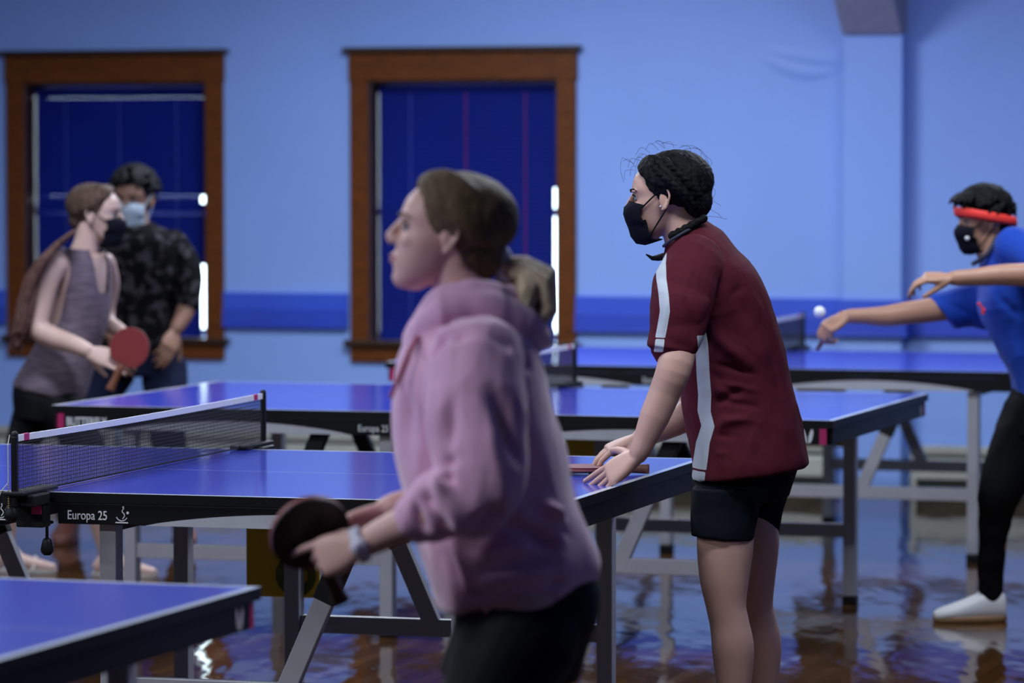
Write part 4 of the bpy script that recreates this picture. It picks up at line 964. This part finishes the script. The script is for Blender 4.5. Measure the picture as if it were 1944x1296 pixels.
limb(bm, [(198, 500, 15.16, .045), (207, 540, 15.2, .042), (200, 585, 15.22, .038), (205, 612, 15.2, .034), (226, 626, 15.16, .027), (234, 632, 15.14, .023)])
hand(bm, P(236, 634, 15.14), V3((.7, -.1, -.6)), V3((.4, .6, .5)), 1, curl=(.8, .8, .8, .8), spread=.02, k=.8)
def feet(bm, an, d, k=1.0):
    d = V3(d).normalized(); tube(bm, [an+V3((0, 0, .02)), an+d*.05*k+V3((0, 0, -.035)), an+d*.13*k+V3((0, 0, -.052)), an+d*.185*k+V3((0, 0, -.060))], [.034, .033, .028, .020], 14, (V3((0, 0, 1)), .8))
    tube(bm, [an+V3((0, 0, -.01)), an-d*.035*k+V3((0, 0, -.045))], [.032, .028], 12)
la, lb = V3((-1.965, 15.10, .085)), V3((-1.555, 14.95, .085))
ka, kb = V3((-1.90, 14.98, .48)), V3((-1.60, 14.86, .48))
for hp, kn_, an, d in ((P(85, 760, 15.10), ka, la, (1, -.2, 0)), (P(110, 760, 14.92), kb, lb, (1, -.3, 0))):
    tube(bm, [hp, hp.lerp(kn_, .5), kn_, kn_.lerp(an, .4)+V3((-.02, 0, 0)), an], [.082, .070, .050, .046, .032], 16); feet(bm, an, d)
body = remesh('body', bm, MT['skin_e'], None, .0042, 4); h3.face(body, MT['brown'], lips=False)
bm = bmesh.new()
sec(bm, [(118, 468, 200, 476, Y3, .158), (112, 500, 206, 497, Y3, .172), (108, 520, 210, 520, Y3, .168), (108, 560, 211, 555, Y3, .158), (98, 610, 203, 615, Y3, .140), (70, 650, 191, 655, Y3, .145), (45, 690, 180, 695, Y3, .165), (28, 722, 168, 735, Y3, .175), (26, 730, 160, 758, Y3, .172)], 44, 2.2)
xa, xb = P(142, 470, 14.9), P(196, 470, 15.0)
ctr = V3((.5*(P(150, 470, Y3).x+P(197, 470, Y3).x), Y3, 0))
z_st, z_nk, z_arm = P(0, 466, Y3).z, P(0, 553, Y3).z, P(0, 560, Y3).z
hx, hy = h3.m @ V3((1, 0, 0)), h3.m @ V3((0, 1, 0))
bc = V3((P(152, 500, Y3).x, Y3, 0)); bf = V3((.80, -.60, 0)); bl = V3((.60, .80, 0))
def tcut(c):
    d = c-bc; f = d.dot(bf); l = d.dot(bl); z = c.z
    if z > z_st+.02: return True
    if z > z_nk:
        t = (z-z_nk)/(z_st-z_nk)
        if f > .0 and -(.036+.050*t**.6) < l < .026+.036*t**.6: return True          # neckline
        if abs(l) > .190-.058*t**.6 and z > z_arm: return True         # arm holes
        if f <= 0 and abs(l) < .02+.05*t and t > .55: return True
    return False
remesh('tank_top', bm, MT['tank'], None, .0045, 4, folds(.006, 6, (1.4, 1, .5), [], 8, .0015), cut=tcut)
bm = bmesh.new()
sec(bm, [(30, 712, 158, 735, Y3, .150), (24, 745, 150, 765, Y3, .165), (28, 790, 130, 800, Y3, .150)], 30, 2.2)
for hp, kn_, an in ((P(78, 760, 15.10), ka, la), (P(105, 760, 14.92), kb, lb)):
    tube(bm, [hp, hp.lerp(kn_, .5), kn_, kn_.lerp(an, .4)+V3((-.02, 0, 0)), an+V3((0, 0, .06))], [.092, .079, .056, .052, .037], 18)
remesh('leggings', bm, MT['leggings'], None, .006, 5)
MT['sandal'] = mat('tan_and_white_sandal', (0.45, 0.42, 0.40), 0.6, noise_amt=0.05)
for an, d in ((la, V3((1, -.2, 0)).normalized()), (lb, V3((1, -.3, 0)).normalized())):
    c = an+d*.07; bm = bmesh.new(); sd_ = V3((-d.y, d.x, 0))
    loft(bm, [(V3((c.x, c.y, .002)), d*.135, sd_*.042), (V3((c.x, c.y, .016)), d*.138, sd_*.044)], 24, 2.4, 1); so_ = obj('sandal', bm, MT['sandal'], None)
    bm = bmesh.new(); tube(bm, [c+d*.05+sd_*.04+V3((0, 0, -.07)), c+d*.05+V3((0, 0, -.022)), c+d*.05-sd_*.04+V3((0, 0, -.07))], .006, 8); obj('sandal_strap', bm, MT['sandal'], so_, True)
bm = bmesh.new()
h3.ell(bm, (-.032, 0, .040), (.104, .090, .084), 28, 20); h3.ell(bm, (-.080, 0, -.020), (.040, .058, .048))
for sd in (-1, 1):
    def f5(t, s, sd=sd):
        a = (math.radians(3+76*t)*(1-s)+math.radians(165)*s)*sd; e = math.radians(52-48*t**1.15)*(1-s)+math.radians(-22)*s+math.sin(math.pi*s)*math.radians(42*(1-t)-4)
        return onskull(a, e, 1.0, .008+.006*math.sin(math.pi*s))
    strands(bm, h3, f5, 28, .0085, 12)
remesh('hair', bm, MT['brown'], None, .0035, 7)
bm = bmesh.new(); random.seed(11)
for i in range(30):
    a = i*2.4; r = math.sqrt(i/30); dx, dy = math.cos(a)*r, math.sin(a)*r
    pts = [(140, 440), (112+3*dx, 462), (84+7*dx, 490), (62+10*dx, 528), (50+13*dx, 570), (42+15*dx, 610), (34+14*dx, 640+10*dy)]
    if i % 3 == 0: pts.append((28+13*dx, 665+12*dy))
    tube(bm, [P(x+2.5*math.sin(k*1.6+i), y, 14.80+.05*dy-(.06 if k > 1 else 0)) for k, (x, y) in enumerate(pts)], [.008, .010, .011, .012, .012, .011, .007, .004][:len(pts)], 7)
remesh('ponytail', bm, MT['reddish'], None, .004, 2)
mask(h3, MT['mask'])
kids(pp3, B0)
paddle(P(246, 660, 14.66), P(213, 730, 14.66)-P(246, 660, 14.66), V3((-.12, -1, .05)), 'red-faced paddle held by the player in the tank top', 'rub_red', 'rub_black')
# ---------------------------------------------------------------- 4: man in the camouflage sweatshirt behind her
Y4 = 16.3
MT['camo'] = mat('dark_camouflage_fleece', (0.003, 0.003, 0.0035), 0.9, spec=0.08, noise_scale=24, col2=(0.036, 0.032, 0.038), bump=0.05, bump_scale=200)
MT['camo'].node_tree.nodes['Color Ramp'].color_ramp.elements[0].position = 0.50; MT['camo'].node_tree.nodes['Color Ramp'].color_ramp.elements[1].position = 0.60
MT['denim'] = mat('dark_blue_denim', (0.006, 0.009, 0.028), 0.85, spec=0.12, noise_amt=0.2, noise_scale=12, bump=0.08, bump_scale=300)
MT['surgical'] = mat('pale_blue_surgical_mask', (0.34, 0.42, 0.50), 0.7, noise_amt=0.03)
MT['rust'] = mat('rust_leather', (0.16, 0.055, 0.035), 0.5, noise_amt=0.1)
pp4 = empty('person', (P(255, 900, Y4).x, Y4, 0)); tag(pp4, 'person in a dark camouflage sweatshirt, jeans and pale blue mask behind the tank-top player', 'person')
B0 = set(bpy.data.objects)
h4 = Head(P(254, 378, Y4), math.radians(-90-16), math.radians(-6), 0, 1.0)
bm = bmesh.new(); h4.skull(bm)
limb(bm, [(256, 405, Y4+.02, .055), (258, 435, Y4, .060), (262, 465, Y4, .08)])
sec(bm, [(215, 445, 315, 445, Y4, .10), (200, 480, 330, 480, Y4, .12), (205, 580, 325, 580, Y4, .11), (205, 650, 325, 650, Y4, .12), (205, 690, 330, 690, Y4, .12)])
limb(bm, [(338, 470, Y4, .055), (352, 520, Y4-.03, .050), (358, 568, Y4-.06, .042), (348, 600, Y4-.10, .037), (334, 625, Y4-.14, .028)])
hand(bm, P(333, 628, Y4-.14), P(318, 665, Y4-.20)-P(333, 628, Y4-.14), V3((.5, -.8, .1)), -1, curl=(.4, .45, .5, .5), spread=.03, k=1.0)
limb(bm, [(205, 470, Y4, .055), (192, 530, Y4-.03, .050), (190, 580, Y4-.10, .042), (205, 620, Y4-.18, .032), (215, 640, Y4-.2, .028)])
hand(bm, P(216, 642, Y4-.2), V3((.3, -.5, -.8)), V3((-.5, -.8, .1)), 1, curl=(.4, .45, .5, .5), spread=.03)
ra, rb = V3((-1.86, 16.35, .09)), V3((-1.385, 16.30, .09))
kra, krb = V3((-1.80, 16.15, .50)), V3((-1.43, 16.12, .50))
for hp, kn_, an, d in ((P(225, 690, Y4), kra, ra, (-.1, -1, 0)), (P(305, 690, Y4), krb, rb, (.2, -1, 0))):
    tube(bm, [hp, hp.lerp(kn_, .5), kn_, kn_.lerp(an, .4), an], [.085, .072, .052, .048, .030], 16); tube(bm, [an, an+V3(d)*.05+V3((0, 0, -.045)), an+V3(d)*.11+V3((0, 0, -.055))], [.028, .024, .018], 12)
MT['skin_d'] = skin('darker_tan_skin', (0.24, 0.125, 0.085), (0.28, 0.15, 0.10))  # one even tan for the whole body, darker than the server's
remesh_body = remesh('body', bm, MT['skin_d'], None, .0045, 4); h4.face(remesh_body, MT['blackhair'], lips=False)
bm = bmesh.new()
sec(bm, [(232, 425, 288, 425, Y4, .075), (214, 436, 318, 434, Y4, .11), (195, 460, 342, 456, Y4, .145), (190, 500, 345, 498, Y4, .155), (192, 560, 338, 560, Y4, .145), (196, 620, 334, 620, Y4, .145), (198, 660, 334, 658, Y4, .150), (200, 672, 330, 672, Y4, .140)], 40, 2.3)
limb(bm, [(328, 466, Y4, .070), (350, 500, Y4-.01, .066), (358, 535, Y4-.04, .060), (357, 572, Y4-.07, .052)], 20)
limb(bm, [(212, 466, Y4, .070), (195, 510, Y4-.02, .066), (190, 570, Y4-.08, .055), (205, 610, Y4-.16, .042)], 20)
for q in (-1, 1): limb(bm, [(258+q*30, 432, Y4-.02, .03), (258+q*14, 440, Y4-.09, .026), (258, 446, Y4-.10, .024)], 12)
remesh('sweatshirt', bm, MT['camo'], None, .005, 4, folds(.006, 6, (1.3, 1, .8), [], 2, .002))
bm = bmesh.new()
sec(bm, [(199, 650, 335, 650, Y4, .135), (192, 690, 342, 690, Y4, .145), (188, 712, 346, 712, Y4, .14)], 36, 2.3)
for hp, kn_, an in ((P(216, 700, Y4), kra, ra), (P(312, 700, Y4), krb, rb)):
    tube(bm, [hp, hp.lerp(kn_, .5), kn_, kn_.lerp(an, .4), an+V3((0, 0, .02))], [.098, .090, .075, .070, .060], 18)
remesh('jeans', bm, MT['denim'], None, .006, 4, folds(.004, 10, (1, 1, 1), [], 4, .001))
def shoe(an, d, m, sole, k=1.0, name='shoe'):
    d = V3(d).normalized(); s_ = V3((-d.y, d.x, 0)); c = V3((an.x, an.y, 0))
    bm = bmesh.new()
    loft(bm, [(c-d*.050*k+V3((0, 0, .045)), V3((0, 0, .040)), s_*.026), (c-d*.036*k+V3((0, 0, .058)), V3((0, 0, .050)), s_*.036), (c+V3((0, 0, .062)), V3((0, 0, .056)), s_*.040), (c+d*.04*k+V3((0, 0, .054)), V3((0, 0, .048)), s_*.042),
              (c+d*.09*k+V3((0, 0, .043)), V3((0, 0, .037)), s_*.047), (c+d*.14*k+V3((0, 0, .034)), V3((0, 0, .028)), s_*.048), (c+d*.185*k+V3((0, 0, .027)), V3((0, 0, .020)), s_*.038), (c+d*.205*k+V3((0, 0, .022)), V3((0, 0, .012)), s_*.022)], 24, 2.4)
    o = obj(name, bm, m, None, True)
    bm = bmesh.new(); cc = c+d*.076*k
    loft(bm, [(cc+V3((0, 0, .001)), d*.130*k, s_*.046), (cc+V3((0, 0, .010)), d*.134*k, s_*.049), (cc+V3((0, 0, .022)), d*.132*k, s_*.048)], 28, 2.5, 2); obj('sole', bm, sole, o, True)
    for i in range(4):
        bm = bmesh.new(); p = c+d*(.045+.020*i)*k+V3((0, 0, .104-.014*i)); tube(bm, [p-s_*.022+V3((0, 0, -.008)), p, p+s_*.022+V3((0, 0, -.008))], .0028, 6); obj('lace', bm, sole if False else m, o, True)
    return o
MT['gum'] = mat('gum_sole', (0.22, 0.12, 0.05), 0.5, noise_amt=0.05); MT['shoewhite'] = mat('white_shoe_leather', (0.62, 0.62, 0.62), 0.5, noise_amt=0.03, bump=0.05, bump_scale=80)
shoe(ra, (-.1, -1, 0), MT['rust'], MT['rust']); shoe(rb, (.2, -1, 0), MT['rust'], MT['rust'])
bm = bmesh.new(); random.seed(5)
h4.ell(bm, (-.022, 0, .046), (.098, .088, .090)); h4.ell(bm, (-.060, 0, .0), (.060, .080, .06))
for i in range(150):
    a = random.uniform(-math.pi, math.pi); e = random.uniform(.05 if abs(a) > 1.35 else .42, 1.5); q0 = onskull(a, e, 1.0, .012); q1 = onskull(a+random.uniform(-.3, .3), e+.1, 1.0, .030); q2 = onskull(a*.8+random.uniform(-.4, .4), e-.15, 1.0, .033)
    h4.tube(bm, [q0, q1, q2], [.013, .011, .006], 6)
remesh('hair', bm, MT['blackhair'], None, .004, 1)
mask(h4, MT['surgical'], -.004)
kids(pp4, B0)
# ---------------------------------------------------------------- 5: server in the blue shirt at the right
Y5 = 13.5
MT['blueshirt'] = mat('royal_blue_sports_cloth', (0.006, 0.045, 0.33), 0.7, spec=0.15, noise_amt=0.06, bump=0.06, bump_scale=400, sheen=0.1)
MT['trouser'] = mat('black_track_trousers', (0.003, 0.003, 0.004), 0.85, spec=0.1, noise_amt=0.1, bump=0.04, bump_scale=300)
MT['redband'] = mat('red_headband', (0.75, 0.030, 0.020), 0.7, noise_amt=0.05, bump=0.1, bump_scale=300)
pp5 = empty('person', (P(1930, 900, Y5).x, Y5, 0)); tag(pp5, 'person in a blue sports shirt and red headband stretching one arm out to serve', 'person')
B0 = set(bpy.data.objects)
h5 = Head(P(1865, 419, Y5), math.radians(180+12), math.radians(-6), math.radians(0), .88)
bm = bmesh.new(); h5.skull(bm)
limb(bm, [(1872, 440, Y5, .052), (1880, 468, Y5, .055), (1900, 500, Y5, .07)])
sec(bm, [(1880, 490, 1950, 450, Y5, .14), (1880, 560, 2010, 520, Y5, .15), (1900, 640, 2020, 620, Y5, .13), (1930, 740, 2040, 740, Y5, .14), (1930, 790, 2040, 800, Y5, .14)])
# near arm: bent, hand hanging
limb(bm, [(1935, 500, 13.34, .052), (1990, 515, 13.22, .048), (2010, 525, 13.15, .042), (1960, 522, 13.14, .041), (1900, 522, 13.14, .036), (1850, 526, 13.14, .029), (1812, 528, 13.14, .026)])
w5 = P(1806, 529, 13.14); hand(bm, w5, P(1765, 527, 13.14)-w5, V3((-.1, -.35, .95)), -1, curl=(.42, .55, .62, .68), spread=.08, k=.95, tcurl=.15, tout=.30, tdown=.60)
# far arm: stretched out to the left with the paddle
limb(bm, [(1895, 530, 13.66, .055), (1840, 570, 13.68, .050), (1780, 586, 13.66, .044), (1722, 594, 13.62, .040), (1680, 600, 13.6, .036), (1640, 600, 13.58, .028), (1612, 600, 13.57, .025)])
w6 = P(1608, 600, 13.57); hand(bm, w6, V3((-.78, -.25, -.42)), V3((-.35, -.55, .75)), 1, curl=((.75, .9, .5), (.9, 1.1, .5), (1.0, 1.1, .5), (1.0, 1.1, .5)), spread=.02, k=.95, tcurl=.3, tout=.25, tdown=1.0)
sa, sb = V3((1.66, 13.47, .09)), V3((2.05, 13.20, .09))
k5a, k5b = P(1893, 930, 13.42), V3((2.02, 13.25, .52))
for hp, kn_, an in ((P(1975, 780, 13.55), k5a, sa), (P(2010, 780, 13.40), k5b, sb)):
    tube(bm, [hp, hp.lerp(kn_, .5), kn_, kn_.lerp(an, .5), an], [.085, .072, .050, .045, .030], 16); tube(bm, [an, an+V3((-.05, 0, -.045)), an+V3((-.11, 0, -.055))], [.028, .024, .018], 12)
body5 = remesh('body', bm, MT['skin_c'], None, .0042, 4); h5.face(body5, MT['blackhair'], lips=False)
bm = bmesh.new()
sec(bm, [(1868, 478, 1915, 436, Y5, .085), (1862, 498, 1950, 446, Y5, .14), (1858, 540, 1990, 480, Y5, .175), (1858, 590, 2020, 550, Y5, .18), (1884, 646, 2030, 630, Y5, .165), (1912, 700, 2040, 700, Y5, .165), (1923, 735, 2050, 745, Y5, .17), (1928, 760, 2050, 775, Y5, .165)], 40, 2.3)
limb(bm, [(1925, 470, 13.36, .072), (1968, 492, 13.28, .070), (1995, 505, 13.20, .062)], 20)
sec(bm, [(1880, 520, 1905, 610, 13.62, .09), (1845, 536, 1870, 625, 13.67, .082), (1805, 548, 1845, 618, 13.68, .074), (1765, 560, 1817, 622, 13.67, .064), (1762, 563, 1813, 622, 13.67, .058)], 28, 2.2)
def c5(x0, y0, x1, y1, w, h, Y=13.33): return (P(x0, y0, Y), P(x1, y1, Y), w, h)
remesh('shirt', bm, MT['blueshirt'], None, .0045, 4, folds(.007, 6, (1.2, 1, .8), [c5(1850, 560, 1900, 640, .014, -.012), c5(1870, 600, 1930, 720, .016, .010), c5(1890, 560, 1935, 600, .014, -.010), c5(1915, 620, 1944, 700, .016, -.012), c5(1800, 570, 1860, 610, .010, -.010, 13.6), c5(1880, 470, 1900, 520, .012, -.008)], 6, .002))
bm = bmesh.new(); tube(bm, [P(1848, 500, 13.52), P(1860, 494, 13.42), P(1875, 482, 13.40), P(1886, 462, 13.42), P(1893, 446, 13.48)], .009, 8); obj('collar', bm, MT['collar'], None, True)
bm = bmesh.new()
for i, (x, y, r) in enumerate(((1859, 577, .007), (1863, 582, .006), (1867, 588, .008), (1866, 594, .006))): ellipsoid(bm, P(x, y, 13.318+.002*i), V3((r, 0, 0)), V3((0, .004, 0)), V3((0, 0, r*.8)), 8, 6)
obj('chest_print', bm, MT['redband'], None, True)
bm = bmesh.new()
sec(bm, [(1924, 735, 2050, 745, Y5, .155), (1905, 775, 2050, 800, Y5, .16), (1888, 815, 2050, 850, Y5, .15)], 36, 2.2)
tube(bm, [P(1960, 790, 13.50), P(1926, 862, 13.45), P(1900, 930, 13.42), P(1889, 985, 13.43), P(1882, 1060, 13.45), P(1880, 1132, 13.47)], [.108, .092, .080, .058, .048, .042], 20)
tube(bm, [P(2015, 790, 13.38), V3((2.05, 13.3, .6)), V3((2.06, 13.2, .3)), sb+V3((0, 0, .04))], [.10, .08, .055, .044], 20)
remesh('trousers', bm, MT['trouser'], None, .006, 4, folds(.004, 9, (1, 1, 1), [], 4, .001))
shoe(sa, (-1, -.08, 0), MT['shoewhite'], MT['gum'], .98); shoe(sb, (-1, -.1, 0), MT['shoewhite'], MT['gum'])
bm = bmesh.new(); random.seed(8)
h5.ell(bm, (-.022, 0, .046), (.098, .086, .088)); h5.ell(bm, (-.075, 0, -.010), (.045, .066, .05))
for i in range(170):
    a = random.uniform(-math.pi, math.pi); e = random.uniform(.45 if abs(a) < 2.0 else -.05, 1.5); q0 = onskull(a, e, 1.0, .012); q1 = onskull(a+random.uniform(-.3, .3), e+.05, 1.0, .028); q2 = onskull(a*.85+random.uniform(-.4, .4), e-.2, 1.0, .030)
    h5.tube(bm, [q0, q1, q2], [.013, .011, .005], 6)
for i in range(26):
    a = random.uniform(-1.0, 1.0); q0 = onskull(a, 1.05, 1.0, .010); q1 = onskull(a*.95, .72, 1.0, .036); q2 = onskull(a*.9+random.uniform(-.1, .1), random.uniform(.38, .55), 1.0, .052)
    h5.tube(bm, [q0, q1, q2], [.014, .012, .005], 6)
remesh('hair', bm, MT['blackhair'], None, .004, 1)
bm = bmesh.new(); N = 40; rr = []
for i in range(N):
    a = 2*math.pi*i/N; tilt = math.cos(a)
    for_z = .014+.034*tilt
    row = []
    for dz, off in ((-.019, .026), (-.006, .031), (.006, .031), (.019, .028)):
        row.append(bm.verts.new(h5.p(-.014+(.098+off)*math.cos(a)*.96, (.078+off)*math.sin(a)*.96, for_z+dz)))
    rr.append(row)
for i in range(N):
    for j in range(3): bm.faces.new((rr[i][j], rr[(i+1) % N][j], rr[(i+1) % N][j+1], rr[i][j+1]))
hb = obj('headband', bm, MT['redband'], None, True); sd = hb.modifiers.new('t', 'SOLIDIFY'); sd.thickness = .004
mk = mask(h5, MT['mask'], .004)
bm = bmesh.new(); q = h5.p(.085, .050, -.058); ellipsoid(bm, q, V3((.009, 0, 0)), V3((0, .009, 0)), V3((0, 0, .009)), 10, 8); obj('mask_valve', bm, MT['shoewhite'], mk, True)
kids(pp5, B0)
paddle(P(1573, 631, 13.73), V3((.25, -.93, .37)), V3((.83, -.066, -.56)), 'paddle seen edge-on in the outstretched hand of the blue-shirted server', 'rub_red', 'rub_black')
MT['ball'] = mat('white_ball', (0.8, 0.8, 0.8), 0.4, noise_amt=0.01)
bm = bmesh.new(); ellipsoid(bm, V3((0, 0, 0)), V3((.020, 0, 0)), V3((0, .020, 0)), V3((0, 0, .020)), 24, 16); bl_ = obj('table_tennis_ball', bm, MT['ball'], None, True)
bl_.location = P(1556, 592, 13.55); tag(bl_, 'white ball in the air just off the outstretched serving hand', 'ball')
